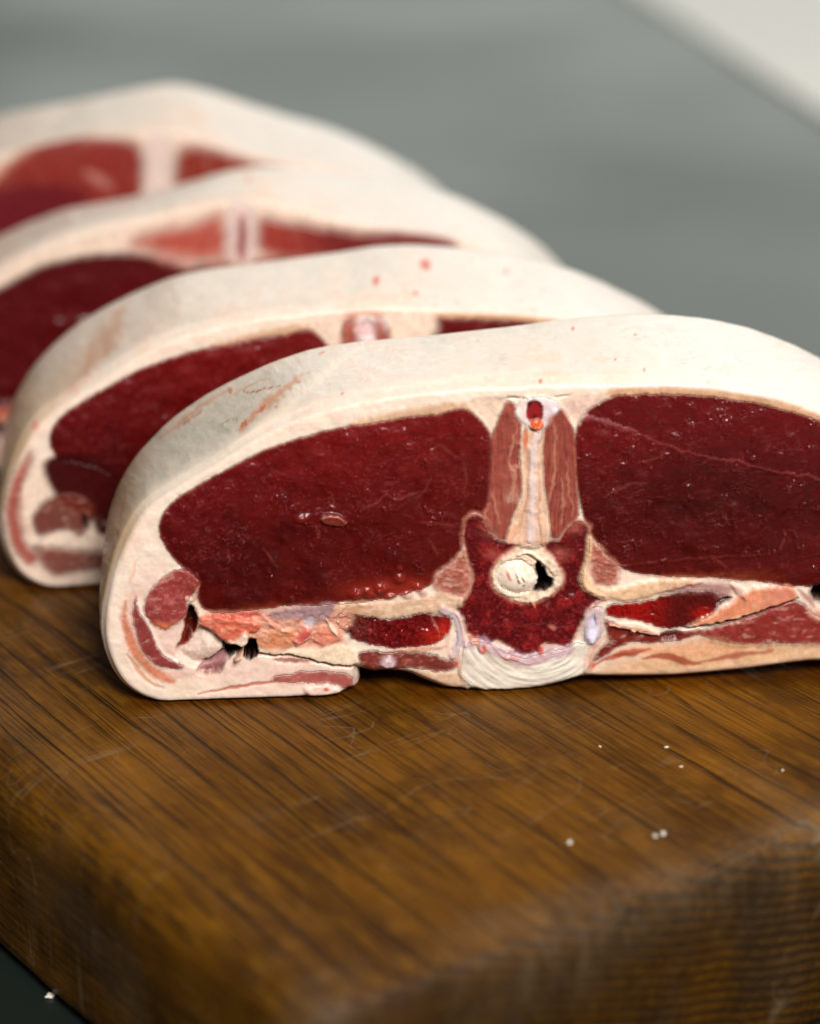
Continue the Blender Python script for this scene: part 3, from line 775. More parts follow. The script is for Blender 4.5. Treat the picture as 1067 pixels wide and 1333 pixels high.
def paint_skin(X, Y, t, v):
    """outer fat of a chop; X, Y in the photograph's measure, t = 0 front .. 1 back"""
    p = Paint(X, Y, (232, 214, 196))
    f30 = fbm(X / 40.0, Y / 26.0, 3 + v)
    st = fbm((X + 0.2 * Y) / 16.0, Y / 3.0, 8 + v, 4)
    fine = fbm(X / 3.2, Y / 2.4, 4 + v, 3)
    p.r[:] = 0.33
    p.put(sst(0.0, 1.0, f30), (236, 204, 180), 0.6)
    p.put(sst(0.0, 1.0, -f30), (216, 204, 186), 0.5)
    p.put(sst(640, 900, X), (238, 230, 220), 0.6)  # whiter to the right: the strong light there painted into the skin
    p.put(sst(0.1, 1.0, st), (246, 240, 230), 0.35)
    p.put(sst(0.15, 1.1, -st), (212, 190, 164), 0.28)
    mem = sst(0.09, 0.0, np.abs(fbm((X - 0.5 * Y) / 34, (Y + 0.2 * X) / 15, 6 + v, 4))) * sst(-0.2, 0.6, f30)
    p.put(mem, (248, 240, 226), 0.5)
    p.h += 0.06 * mem
    p.put(sst(0.45, 0.9, fbm(X / 7, Y / 2.5, 12 + v, 3)) * sst(0.1, 0.7, -f30), (212, 170, 140), 0.4)
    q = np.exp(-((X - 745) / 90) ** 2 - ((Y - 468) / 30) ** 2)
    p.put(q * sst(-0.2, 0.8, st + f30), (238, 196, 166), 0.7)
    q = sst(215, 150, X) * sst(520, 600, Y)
    p.put(q, (214, 176, 130), 0.85)  # tan left side: its weaker light is painted into the colour
    p.h += 0.02 * st + 0.2 * f30
    if v == 0:
        p.poly([(180, 665), (205, 632), (262, 606), (300, 575), (325, 548), (350, 515), (372, 490), (350, 478), (300, 500),
                (250, 535), (205, 580), (180, 620)], (206, 199, 178), 14, 0.7, warp=5)
        p.poly([(210, 610), (240, 585), (300, 560), (322, 542), (318, 535), (260, 548), (220, 580)], (200, 195, 176), 9, 0.55, warp=4)
        mr = p.line([(300, 586), (330, 562), (352, 545), (385, 512), (415, 490), (440, 470), (470, 452)], (244, 226, 202), 13, 6, 0.8, h=0.2,
                    warp=0.7, taper=True)
        p.line([(312, 560), (326, 546), (343, 528), (360, 516), (380, 498), (400, 484)], (214, 146, 98), 8, 4, 0.75, warp=2.4)
        for l, wd in (([(314, 556), (318, 552), (322, 545)], 5), ([(334, 539), (340, 532), (344, 528)], 6), ([(358, 530), (364, 528)], 3),
                      ([(386, 497), (392, 495)], 3), ([(299, 505), (303, 511)], 6), ([(415, 460), (424, 457)], 4)):
            p.line(l, (214, 96, 48), wd, 1.6, 0.8, warp=2)
        p.line([(316, 508), (320, 512), (334, 510), (352, 504), (366, 501)], (178, 74, 40), 1.8, 0.9, 0.85, warp=1)
        p.line([(302, 513), (318, 508), (336, 496), (356, 490)], (212, 150, 106), 2.5, 2, 0.6, warp=2)
        p.line([(208, 572), (228, 556), (250, 538), (275, 522), (300, 506)], (206, 132, 90), 5, 3.5, 0.6, warp=2.5)
        p.line([(232, 556), (250, 545), (268, 532)], (168, 84, 48), 2, 1.4, 0.7, warp=2)
        p.line([(280, 552), (298, 546), (310, 540), (306, 549)], (190, 136, 100), 1.4, 1, 0.6, warp=2)
        p.line([(286, 549), (296, 560), (304, 562)], (150, 104, 80), 1.2, 0.8, 0.6, warp=2)
        p.line([(164, 640), (158, 665), (154, 700)], (206, 130, 86), 3, 2.5, 0.6, warp=2)
        p.line([(450, 512), (520, 500), (600, 492), (700, 482)], (246, 236, 218), 5, 4, 0.5, h=0.4)
    if v == 1:
        p.line([(238, 620), (270, 570), (310, 520), (318, 500)], (210, 140, 96), 22, 14, 0.6, warp=6)
        p.poly([(190, 700), (180, 640), (230, 570), (262, 560), (220, 640)], (206, 168, 126), 16, 0.6, warp=6)
        p.put(sst(1.2, 0.5, np.hypot((X - 186) / 9, (Y - 668) / 7) + 0.25 * p.w1), (222, 130, 100), 0.7)
    spk = {0: [(745, 427, 2.8), (704, 499, 2.2), (826, 435, 1.6), (838, 482, 1.8), (800, 468, 1.3), (446, 512, 1.2), (621, 444, 1.2)],
           1: [(707, 461, 6), (781, 432, 9), (766, 478, 4), (905, 437, 4)],
           2: [(700, 470, 4)], 3: []}[v]
    for x, y, r in spk:
        p.put(sst(1.3, 0.6, np.hypot((X - x) / r, (Y - y) / r) + 0.25 * p.w1), (216, 74, 44), 0.9)
    p.c = p.c * np.array([0.92, 0.91, 0.92])
    p.r = np.clip(p.r + 0.05 * fine, 0.2, 0.7)
    return p


# ------------------------------------------------------------------ materials
def new_mat(name):
    m = bpy.data.materials.new(name)
    m.use_nodes = True
    nt = m.node_tree
    return m, nt, nt.nodes['Principled BSDF']


def N(nt, typ, **kw):
    n = nt.nodes.new(typ)
    for k, v in kw.items():
        setattr(n, k, v)
    return n


def flesh_material():
    m, nt, b = new_mat('raw_lamb')
    L = nt.links.new
    a = N(nt, 'ShaderNodeAttribute', attribute_name='tissue')
    r = N(nt, 'ShaderNodeAttribute', attribute_name='gloss')
    tc = N(nt, 'ShaderNodeTexCoord')
    mp = N(nt, 'ShaderNodeMapping')
    mp.inputs['Scale'].default_value = (1.0, 1.0, 2.2)
    L(tc.outputs['Object'], mp.inputs['Vector'])
    n1 = N(nt, 'ShaderNodeTexNoise')
    n1.inputs['Scale'].default_value = 1300
    n1.inputs['Detail'].default_value = 5
    n1.inputs['Roughness'].default_value = 0.65
    L(mp.outputs[0], n1.inputs['Vector'])
    bp = N(nt, 'ShaderNodeBump')
    bp.inputs['Strength'].default_value = 0.2
    bp.inputs['Distance'].default_value = 0.00004
    L(n1.outputs['Fac'], bp.inputs['Height'])
    hs = N(nt, 'ShaderNodeMixRGB', blend_type='MULTIPLY')
    hs.inputs[0].default_value = 0.14
    cr = N(nt, 'ShaderNodeValToRGB')
    cr.color_ramp.elements[0].position = 0.3
    cr.color_ramp.elements[0].color = (0.6, 0.55, 0.5, 1)
    cr.color_ramp.elements[1].position = 0.62
    L(n1.outputs['Fac'], cr.inputs[0])
    L(a.outputs['Color'], hs.inputs[1])
    L(cr.outputs[0], hs.inputs[2])
    L(hs.outputs[0], b.inputs['Base Color'])
    L(r.outputs['Fac'], b.inputs['Roughness'])
    L(bp.outputs[0], b.inputs['Normal'])
    b.inputs['IOR'].default_value = 1.36
    b.inputs['Subsurface Weight'].default_value = 0.5
    b.inputs['Subsurface Radius'].default_value = (1.0, 0.45, 0.3)
    b.inputs['Subsurface Scale'].default_value = 0.0011
    # wet film: its own sharp, sideways-stretched glints
    wt_ = N(nt, 'ShaderNodeAttribute', attribute_name='wet')
    m2 = N(nt, 'ShaderNodeMapping')
    m2.inputs['Scale'].default_value = (1.0, 1.0, 2.6)
    L(tc.outputs['Object'], m2.inputs['Vector'])
    n2 = N(nt, 'ShaderNodeTexNoise')
    n2.inputs['Scale'].default_value = 620
    n2.inputs['Detail'].default_value = 3
    n2.inputs['Roughness'].default_value = 0.6
    n2.inputs['Distortion'].default_value = 0.6
    L(m2.outputs[0], n2.inputs['Vector'])
    r2 = N(nt, 'ShaderNodeValToRGB')
    r2.color_ramp.elements[0].position = 0.57
    r2.color_ramp.elements[1].position = 0.70
    L(n2.outputs['Fac'], r2.inputs[0])
    b2 = N(nt, 'ShaderNodeBump')
    b2.inputs['Strength'].default_value = 1.0
    b2.inputs['Distance'].default_value = 0.0005
    L(r2.outputs[0], b2.inputs['Height'])
    n3 = N(nt, 'ShaderNodeTexNoise')
    n3.inputs['Scale'].default_value = 170
    n3.inputs['Detail'].default_value = 2
    L(tc.outputs['Object'], n3.inputs['Vector'])
    r3 = N(nt, 'ShaderNodeValToRGB')
    r3.color_ramp.elements[0].position = 0.40
    r3.color_ramp.elements[0].color = (0.05, 0.05, 0.05, 1)
    r3.color_ramp.elements[1].position = 0.60
    L(n3.outputs['Fac'], r3.inputs[0])
    q1 = N(nt, 'ShaderNodeMath', operation='MULTIPLY')
    L(r2.outputs[0], q1.inputs[0])
    L(r3.outputs[0], q1.inputs[1])
    q2 = N(nt, 'ShaderNodeMath', operation='MULTIPLY')
    q2.use_clamp = True
    L(q1.outputs[0], q2.inputs[0])
    L(wt_.outputs['Fac'], q2.inputs[1])
    q3 = N(nt, 'ShaderNodeMath', operation='MULTIPLY')
    q3.inputs[1].default_value = 2.0
    q3.use_clamp = True
    L(q2.outputs[0], q3.inputs[0])
    L(q3.outputs[0], b.inputs['Coat Weight'])
    b.inputs['Coat Roughness'].default_value = 0.13
    b.inputs['Coat IOR'].default_value = 1.55
    L(b2.outputs[0], b.inputs['Coat Normal'])
    iv = N(nt, 'ShaderNodeMath', operation='MULTIPLY_ADD')
    iv.inputs[1].default_value = -0.2
    iv.inputs[2].default_value = 0.2
    L(wt_.outputs['Fac'], iv.inputs[0])
    L(iv.outputs[0], bp.inputs['Strength'])
    return m


FLESH = flesh_material()


def make_mesh(name, V, F4, color=None, rough=None, wet=None, ngons=(), parent=None, mat=None):
    me = bpy.data.meshes.new(name)
    F4 = np.asarray(F4, dtype=np.int32).reshape(-1, 4)
    loops = F4.reshape(-1)
    tot = [4] * len(F4)
    if len(ngons):
        loops = np.concatenate([loops] + [np.asarray(g, np.int32) for g in ngons])
        tot = tot + [len(g) for g in ngons]
    tot = np.asarray(tot, np.int32)
    st = np.concatenate([[0], np.cumsum(tot)[:-1]]).astype(np.int32)
    me.vertices.add(len(V))
    me.vertices.foreach_set('co', np.asarray(V, np.float32).reshape(-1))
    me.loops.add(len(loops))
    me.loops.foreach_set('vertex_index', loops)
    me.polygons.add(len(tot))
    me.polygons.foreach_set('loop_start', st)
    me.polygons.foreach_set('loop_total', tot)
    me.polygons.foreach_set('use_smooth', np.ones(len(tot), bool))
    me.update(calc_edges=True)
    if color is not None:
        at = me.attributes.new('tissue', 'FLOAT_COLOR', 'POINT')
        c4 = np.concatenate([np.clip(color, 0, 0.9), np.ones((len(V), 1))], 1).astype(np.float32)
        at.data.foreach_set('color', c4.reshape(-1))
        at = me.attributes.new('gloss', 'FLOAT', 'POINT')
        at.data.foreach_set('value', np.asarray(rough, np.float32))
        at = me.attributes.new('wet', 'FLOAT', 'POINT')
        at.data.foreach_set('value', np.asarray(wet, np.float32))
    me.validate()
    o = bpy.data.objects.new(name, me)
    col.objects.link(o)
    if mat:
        me.materials.append(mat)
    if parent:
        o.parent = parent
    return o


def compact(F, *arrs):
    u, inv = np.unique(F.reshape(-1), return_inverse=True)
    return inv.reshape(F.shape), [a[u] for a in arrs]


def islands(F, n):
    """label of the connected piece each quad belongs to"""
    lab = np.arange(n)
    while True:
        m = lab[F].min(1)
        new = lab.copy()
        np.minimum.at(new, F.reshape(-1), np.repeat(m, 4))
        new = new[new]
        if (new == lab).all():
            return lab[F[:, 0]]
        lab = new


def boundary(F):
    """directed boundary edges of a set of quads"""
    e = np.concatenate([F[:, [0, 1]], F[:, [1, 2]], F[:, [2, 3]], F[:, [3, 0]]])
    key = e.min(1).astype(np.int64) * 10_000_000 + e.max(1)
    _, idx, cnt = np.unique(key, return_index=True, return_counts=True)
    return e[idx[cnt == 1]]


# front outline of the cut face and where the same point lies on the back outline
OUT = [((139, 780), (141, 768)), ((135, 812), None), ((137, 842), None), ((148, 872), None), ((162, 893), None),
       ((185, 909), None), ((215, 918), None), ((262, 915), None), ((330, 913), None), ((400, 911), None), ((440, 907), None),
       ((449, 901), None), ((452, 898), None), ((461, 896), None), ((462, 894), None), ((462, 870), None), ((463, 868), None), ((472, 871), None),
       ((486, 876), None), ((503, 874), None), ((530, 875), None), ((546, 883), None), ((568, 892), None), ((586, 898), None), ((604, 898), None),
       ((607, 903), None), ((612, 898), None), ((628, 901), None), ((631, 904), None), ((636, 901), None), ((662, 901), None), ((700, 898), None),
       ((735, 889), None), ((760, 881), None), ((780, 882), None), ((830, 882), None), ((880, 881), None), ((930, 877), None),
       ((980, 872), None), ((1030, 865), None), ((1067, 861), None), ((1110, 866), None), ((1160, 872), None), ((1210, 860), None),
       ((1246, 830), None), ((1262, 780), None), ((1262, 730), None), ((1244, 680), (1255, 665)), ((1212, 625), (1230, 608)),
       ((1165, 580), (1182, 548)), ((1120, 552), (1130, 506)), ((1067, 530), (1067, 470)), ((1020, 513), (1020, 446)),
       ((950, 502), (950, 422)), ((850, 497), (850, 409)), ((740, 498), (740, 417)), ((640, 502), (640, 432)),
       ((540, 509), (540, 442)), ((440, 526), (420, 453)), ((382, 544), (360, 473)), ((330, 570), (305, 497)),
       ((281, 602), (250, 527)), ((221, 637), (190, 580)), ((182, 664), (158, 632)), ((152, 725), (142, 690))]


class Place:
    """maps the front chop's measure onto a chop further back"""

    def __init__(s, xs, yb, sx, sy, shear=0.0, aR=0.0, aL=0.0, dyl=0.0, dyr=0.0, T=0.034):
        s.__dict__.update(locals())
        a = ground(*s.fwd(np.array(215.0), np.array(917.0)))
        b = ground(*s.fwd(np.array(700.0), np.array(899.0)))
        s.O = a
        s.U = (b - a) / np.linalg.norm(b - a)
        s.Nn = np.array([s.U[1], -s.U[0], 0.0])
        s.V = np.array([0, 0, 1.0])

    def drop(s, xp):
        d = xp - s.xs
        return np.where(d > 0, s.aR * (1 - np.exp(-(d / 110) ** 2)), s.aL * (1 - np.exp(-(d / 110) ** 2)))

    def fwd(s, x, y):
        xp = s.xs + s.sx * (x - 690)
        return xp, s.yb + (y - 898) * (s.sy - s.drop(xp) / 393) + s.shear * (xp - s.xs)

    def inv(s, xp, yp):
        return 690 + (xp - s.xs) / s.sx, 898 + (yp - s.yb - s.shear * (xp - s.xs)) / (s.sy - s.drop(xp) / 393)

    def uv(s, xp, yp, back=0.0):
        """photo point -> (u, v) on the plane 'back' metres behind the cut face"""
        r = rays(xp, yp)
        Ob = s.O - s.Nn * back
        t = ((Ob - CAM) @ s.Nn) / (r @ s.Nn)
        P = CAM + r * t[..., None]
        return (P - Ob) @ s.U, (P - Ob) @ s.V

    def pos(s, u, v, h):
        return s.O + u[..., None] * s.U + v[..., None] * s.V + h[..., None] * s.Nn


def build_chop(v, place, step, label):
    # outline with back offsets, in plane measure
    F = np.array([a for a, b in OUT], float)
    fx, fy = place.fwd(F[:, 0], F[:, 1])
    fu, fv = place.uv(fx, fy)
    fv = np.maximum(fv, 0.0006)
    D = np.zeros((len(OUT), 2))
    for i, (a, b) in enumerate(OUT):
        if b is not None:
            bx, by = place.fwd(np.array(float(b[0])), np.array(float(b[1])))
            dd = float(bx - place.xs)
            by = by + (place.dyl if dd < 0 else place.dyr + (place.dyl - place.dyr) * math.exp(-(dd / 150) ** 2))
            bu, bv = place.uv(bx, by, place.T)
            D[i] = (float(bu) - fu[i], max(float(bv), 0.0006) - fv[i])
    O4 = chaikin(np.concatenate([F, D], 1), True, 2)
    poly = O4[:, :2]
    # grid in the photograph's measure
    x0, x1, y0, y1 = 130, 1268, 490, 925
    gx = np.arange(x0, x1, step)
    gy = np.arange(y0, y1, step)
    X, Y = np.meshgrid(gx, gy)
    nx, ny = len(gx), len(gy)
    d = sdf(X, Y, poly, 4000)
    inside = d < 0.35 * step
    cm = inside[:-1, :-1] & inside[1:, :-1] & inside[:-1, 1:] & inside[1:, 1:]
    # drop cells that touch the mask by one corner only
    for _ in range(3):
        n = np.zeros(cm.shape, int)
        n[1:] += cm[:-1]
        n[:-1] += cm[1:]
        n[:, 1:] += cm[:, :-1]
        n[:, :-1] += cm[:, 1:]
        cm &= n >= 2
    I = np.arange(nx * ny).reshape(ny, nx)
    cj, ci = np.nonzero(cm)
    Fq = np.stack([I[cj + 1, ci], I[cj + 1, ci + 1], I[cj, ci + 1], I[cj, ci]], 1)   # counter-clockwise seen from the camera
    xs, ys = X.reshape(-1).copy(), Y.reshape(-1).copy()
    be = boundary(Fq)
    bv = np.unique(be)
    # snap the rim to the outline
    A = poly
    B = np.roll(poly, -1, 0)
    E = B - A
    L2 = (E ** 2).sum(1) + 1e-12
    q = np.stack([xs[bv], ys[bv]], 1)
    t = np.clip(((q[:, None] - A) * E).sum(2) / L2, 0, 1)
    C = A + t[..., None] * E
    dist = ((q[:, None] - C) ** 2).sum(2)
    k = dist.argmin(1)
    ar = np.arange(len(bv))
    xs[bv], ys[bv] = C[ar, k, 0], C[ar, k, 1]
    Dn = np.roll(O4[:, 2:], -1, 0)
    Db = O4[k, 2:] * (1 - t[ar, k])[:, None] + Dn[k] * t[ar, k][:, None]
    used = np.zeros(nx * ny, bool)
    used[Fq.reshape(-1)] = True
    ui = np.nonzero(used)[0]
    remap = np.full(nx * ny, -1)
    remap[ui] = np.arange(len(ui))
    Fq = remap[Fq]
    be = remap[be]
    bvr = remap[bv]
    xs, ys = xs[ui], ys[ui]
    p = paint_chop(xs, ys, v, place)
    dd = np.abs(d.reshape(-1)[ui])
    dd[bvr] = 0
    # round the cut edge over and join face colour to skin colour
    px, py = place.fwd(xs, ys)
    u, vv = place.uv(px, py)
    rr = 9.0
    roundoff = np.where(dd < rr, 1.3 * (1 - np.sqrt(np.clip(1 - (1 - dd / rr) ** 2, 0, 1))), 0)
    h = (p.h * sst(0, 7, dd) - roundoff) * 0.001
    vv = np.maximum(vv, 0.0006)
    P = place.pos(u, vv, h)
    top = sst(760, 700, ys)
    sk0 = paint_skin(xs, ys, 0, v)
    bl = sst(12, 0, dd) * top * (p.id == 0)
    colr = p.c * (1 - bl[:, None]) + sk0.c * bl[:, None]
    rough = p.r * (1 - bl) + sk0.r * bl
    # which part each cell belongs to
    cid = p.id[Fq]
    cell = np.where((cid == cid[:, :1]).all(1), cid[:, 0], np.median(cid, axis=1).astype(int))
    bset = np.zeros(len(ui), bool)
    bset[bvr] = True
    cell[bset[Fq].any(1)] = 0
    # each part is one piece; stray specks go back to the fat
    pieces = []
    for pid, nm in IDS.items():
        idx = np.nonzero(cell == pid)[0]
        if not len(idx):
            continue
        lb = islands(Fq[idx], len(ui))
        ul, cnt = np.unique(lb, return_counts=True)
        need = max(40, int(900 / step ** 2))
        for a_, c_ in zip(ul, cnt):
            if c_ < need:
                cell[idx[lb == a_]] = 0
            else:
                pieces.append((nm, idx[lb == a_]))
    root = bpy.data.objects.new('lamb_chop', None)
    col.objects.link(root)
    base = (place.pos(np.array([0.07]), np.array([0.0]), np.array([-place.T / 2])))[0]
    root.location = base
    root.empty_display_size = 0.02
    root['label'] = label
    root['category'] = 'lamb chop'
    root['group'] = 'lamb saddle chops lined up on the board'
    inward = -place.Nn
    # ---- fat body: face with recesses for the parts, rounded outer skin, back
    REC = 0.0042
    nV = len(ui)
    isfat = cell == 0
    Vb = [P, P + inward * REC]
    Fb = [Fq[isfat], Fq[~isfat] + nV]
    fatedge = boundary(Fq[isfat])
    outer = set((be.min(1).astype(np.int64) * 10_000_000 + be.max(1)).tolist())
    keys = (fatedge.min(1).astype(np.int64) * 10_000_000 + fatedge.max(1))
    innerm = np.array([kk not in outer for kk in keys.tolist()])
    ie = fatedge[innerm]
    Fb.append(np.stack([ie[:, 1], ie[:, 0], ie[:, 0] + nV, ie[:, 1] + nV], 1))
    # skin rings
    nb = len(bvr)
    bi = np.full(nV, -1)
    bi[bvr] = np.arange(nb)
    NR = 34 if v == 0 else 20
    # smooth offsets along the rim are already given by the outline
    n2 = np.stack([-(poly[(k + 1) % len(poly)] - poly[k])[:, 1], (poly[(k + 1) % len(poly)] - poly[k])[:, 0]], 1)
    ctr = q.mean(0)
    # outward direction in (u, v)
    pa = np.stack(place.uv(*place.fwd(A[:, 0], A[:, 1])), 1)
    tg = np.roll(pa, -2, 0) - np.roll(pa, 2, 0)
    nrm = np.stack([tg[:, 1], -tg[:, 0]], 1)
    nrm /= np.linalg.norm(nrm, axis=1)[:, None] + 1e-12
    area2 = (pa[:, 0] * np.roll(pa[:, 1], -1) - np.roll(pa[:, 0], -1) * pa[:, 1]).sum()
    if area2 < 0:
        nrm = -nrm
    nb_ = nrm[k]
    u0, v0 = u[bvr], vv[bvr]
    ring_xyz, ring_px, ring_t = [], [], []
    for j in range(1, NR + 1):
        tt = (j / NR)
        tt = tt ** 1.25
        dep = tt * place.T
        e = tt * tt * (3 - 2 * tt) * 0.35 + tt * 0.65
        rfront = 0.0009 * math.sqrt(max(0.0, 1 - (1 - min(1, dep / 0.0035)) ** 2))
        rback = 0.0025 * (1 - math.sqrt(max(0.0, 1 - max(0, (dep - place.T + 0.004) / 0.004) ** 2)))
        bulge = 0.0006 * math.sin(math.pi * tt) + rfront - rback
        uu = u0 + Db[:, 0] * e + nb_[:, 0] * bulge
        vx = np.maximum(v0 + Db[:, 1] * e + nb_[:, 1] * bulge, 0.0006)
        Pr = place.pos(uu, vx, np.full(nb, -0.0013 - dep))
        ring_xyz.append(Pr)
        qx, qy = project(Pr)
        ring_px.append(np.stack(place.inv(qx, qy), 1))
        ring_t.append(np.full(nb, tt))
    R = np.concatenate(ring_xyz)
    Rp = np.concatenate(ring_px)
    Rt = np.concatenate(ring_t)
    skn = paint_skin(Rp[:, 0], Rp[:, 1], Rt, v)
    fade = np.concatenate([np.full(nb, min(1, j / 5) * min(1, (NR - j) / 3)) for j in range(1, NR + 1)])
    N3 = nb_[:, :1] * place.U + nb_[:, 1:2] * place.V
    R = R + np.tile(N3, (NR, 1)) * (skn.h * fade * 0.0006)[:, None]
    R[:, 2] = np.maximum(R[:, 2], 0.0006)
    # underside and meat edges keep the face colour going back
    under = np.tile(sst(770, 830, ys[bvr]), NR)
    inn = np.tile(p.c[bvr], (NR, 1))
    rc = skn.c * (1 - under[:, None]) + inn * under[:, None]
    ra, rb_ = bi[be[:, 0]], bi[be[:, 1]]
    off = 2 * nV
    Fb.append(np.stack([be[:, 1], be[:, 0], ra + off, rb_ + off], 1))
    for j in range(NR - 1):
        o1, o2 = off + j * nb, off + (j + 1) * nb
        Fb.append(np.stack([rb_ + o1, ra + o1, ra + o2, rb_ + o2], 1))
    # back cap: one ngon round the last ring
    nxt = dict(zip(ra.tolist(), rb_.tolist()))
    start = int(ra[0])
    loop = [start]
    c = nxt[start]
    while c != start and len(loop) < nb + 5:
        loop.append(c)
        c = nxt.get(c, start)
    cap = [x + off + (NR - 1) * nb for x in loop[::-1]]
    Vb.append(R)
    V = np.concatenate(Vb)
    CC = np.concatenate([colr, colr, rc])
    RR = np.concatenate([rough, rough, skn.r])
    WW = np.concatenate([p.wet, p.wet, skn.wet])
    Fall = np.concatenate(Fb)
    flat = np.concatenate([Fall.reshape(-1), np.array(cap)])
    uq, inv = np.unique(flat, return_inverse=True)
    F4 = inv[:Fall.size].reshape(-1, 4)
    capi = inv[Fall.size:]
    make_mesh('fat_layer', V[uq] - base, F4, CC[uq], RR[uq], WW[uq], ngons=[capi], parent=root, mat=FLESH)
    # ---- the parts, each a slab set into the fat
    made = {}
    for nm, idx in pieces:
        fm = Fq[idx]
        ed = boundary(fm)
        n0 = len(P)
        allF = np.concatenate([fm, fm[:, ::-1] + n0, np.stack([ed[:, 1], ed[:, 0], ed[:, 0] + n0, ed[:, 1] + n0], 1)])
        VV = np.concatenate([P, P + inward * (REC - 0.00015)])
        cc = np.concatenate([colr, colr])
        r2 = np.concatenate([rough, rough])
        F4, (a1, a2, a3, a4) = compact(allF, VV, cc, r2, np.concatenate([p.wet, p.wet]))
        if nm == 'spinal_cord' and 'vertebra' in made:
            make_mesh(nm, a1 - base, F4, a2, a3, a4, parent=made['vertebra'], mat=FLESH)
        else:
            made[nm] = make_mesh(nm, a1 - base, F4, a2, a3, a4, parent=root, mat=FLESH)
    return root


# ------------------------------------------------------------------ setting: floor, table
def plane_poly(name, pts, z, thick, mat):
    n = len(pts)
    V = [(x, y, z) for x, y in pts] + [(x, y, z - thick) for x, y in pts]
    me = bpy.data.meshes.new(name)
    me.from_pydata(V, [], [list(range(n)), list(range(2 * n - 1, n - 1, -1))] + [[(i + 1) % n, i, i + n, (i + 1) % n + n] for i in range(n)])
    me.materials.append(mat)
    o = bpy.data.objects.new(name, me)
    col.objects.link(o)
    return o


ZT = -0.0372
m, nt, b = new_mat('dark_green_tabletop')
tc = N(nt, 'ShaderNodeTexCoord')
n1 = N(nt, 'ShaderNodeTexNoise')
n1.inputs['Scale'].default_value = 9
n1.inputs['Detail'].default_value = 6
nt.links.new(tc.outputs['Object'], n1.inputs['Vector'])
cr = N(nt, 'ShaderNodeValToRGB')
cr.color_ramp.elements[0].position = 0.35
cr.color_ramp.elements[0].color = (0.004, 0.008, 0.006, 1)
cr.color_ramp.elements[1].position = 0.7
cr.color_ramp.elements[1].color = (0.008, 0.012, 0.009, 1)
nt.links.new(n1.outputs['Fac'], cr.inputs[0])
nt.links.new(cr.outputs[0], b.inputs['Base Color'])
rt = N(nt, 'ShaderNodeTexNoise')
rt.inputs['Scale'].default_value = 3.2
rt.inputs['Detail'].default_value = 3
nt.links.new(tc.outputs['Object'], rt.inputs['Vector'])
mr_ = N(nt, 'ShaderNodeMapRange')
mr_.inputs[1].default_value = 0.3
mr_.inputs[2].default_value = 0.7
mr_.inputs[3].default_value = 0.38
mr_.inputs[4].default_value = 0.52
nt.links.new(rt.outputs['Fac'], mr_.inputs[0])
nt.links.new(mr_.outputs[0], b.inputs['Roughness'])
b.inputs['Specular Tint'].default_value = (0.84, 1.0, 0.86, 1)
b.inputs['IOR'].default_value = 1.65
TABLE = m
m, nt, b = new_mat('pale_floor')
n1 = N(nt, 'ShaderNodeTexNoise')
n1.inputs['Scale'].default_value = 3
cr = N(nt, 'ShaderNodeValToRGB')
cr.color_ramp.elements[0].color = (0.93, 0.85, 0.76, 1)
cr.color_ramp.elements[1].color = (0.97, 0.89, 0.80, 1)
nt.links.new(n1.outputs['Fac'], cr.inputs[0])
nt.links.new(cr.outputs[0], b.inputs['Base Color'])
b.inputs['Roughness'].default_value = 0.4
FLOOR = m

e0 = ground(850.0, 8.0, ZT)[:2]
e1 = ground(1067.0, 150.0, ZT)[:2]
ed = (e1 - e0) / np.linalg.norm(e1 - e0)
f0 = e0 - ed * 2.2
f1 = e1 + ed * 1.2
tab = plane_poly('table', [(-2.2, -1.0), (f1[0], -1.0), tuple(f1), tuple(f0), (-2.2, float(f0[1]))], ZT, 0.03, TABLE)
tab['kind'] = 'structure'
pn = np.array([ed[1], -ed[0]])
if pn[1] < 0:
    pn = -pn
g0, g1 = f0 + pn * 0.0005, f1 + pn * 0.0005
wt = plane_poly('worktop', [tuple(g0), tuple(g1), tuple(g1 + pn * 2.2), tuple(g0 + pn * 2.2)], ZT + 0.002, 0.03, FLOOR)
wt['kind'] = 'structure'
fl = plane_poly('floor', [(-12, -6), (12, -6), (12, 14), (-12, 14)], -0.80, 0.02, FLOOR)
fl['kind'] = 'structure'


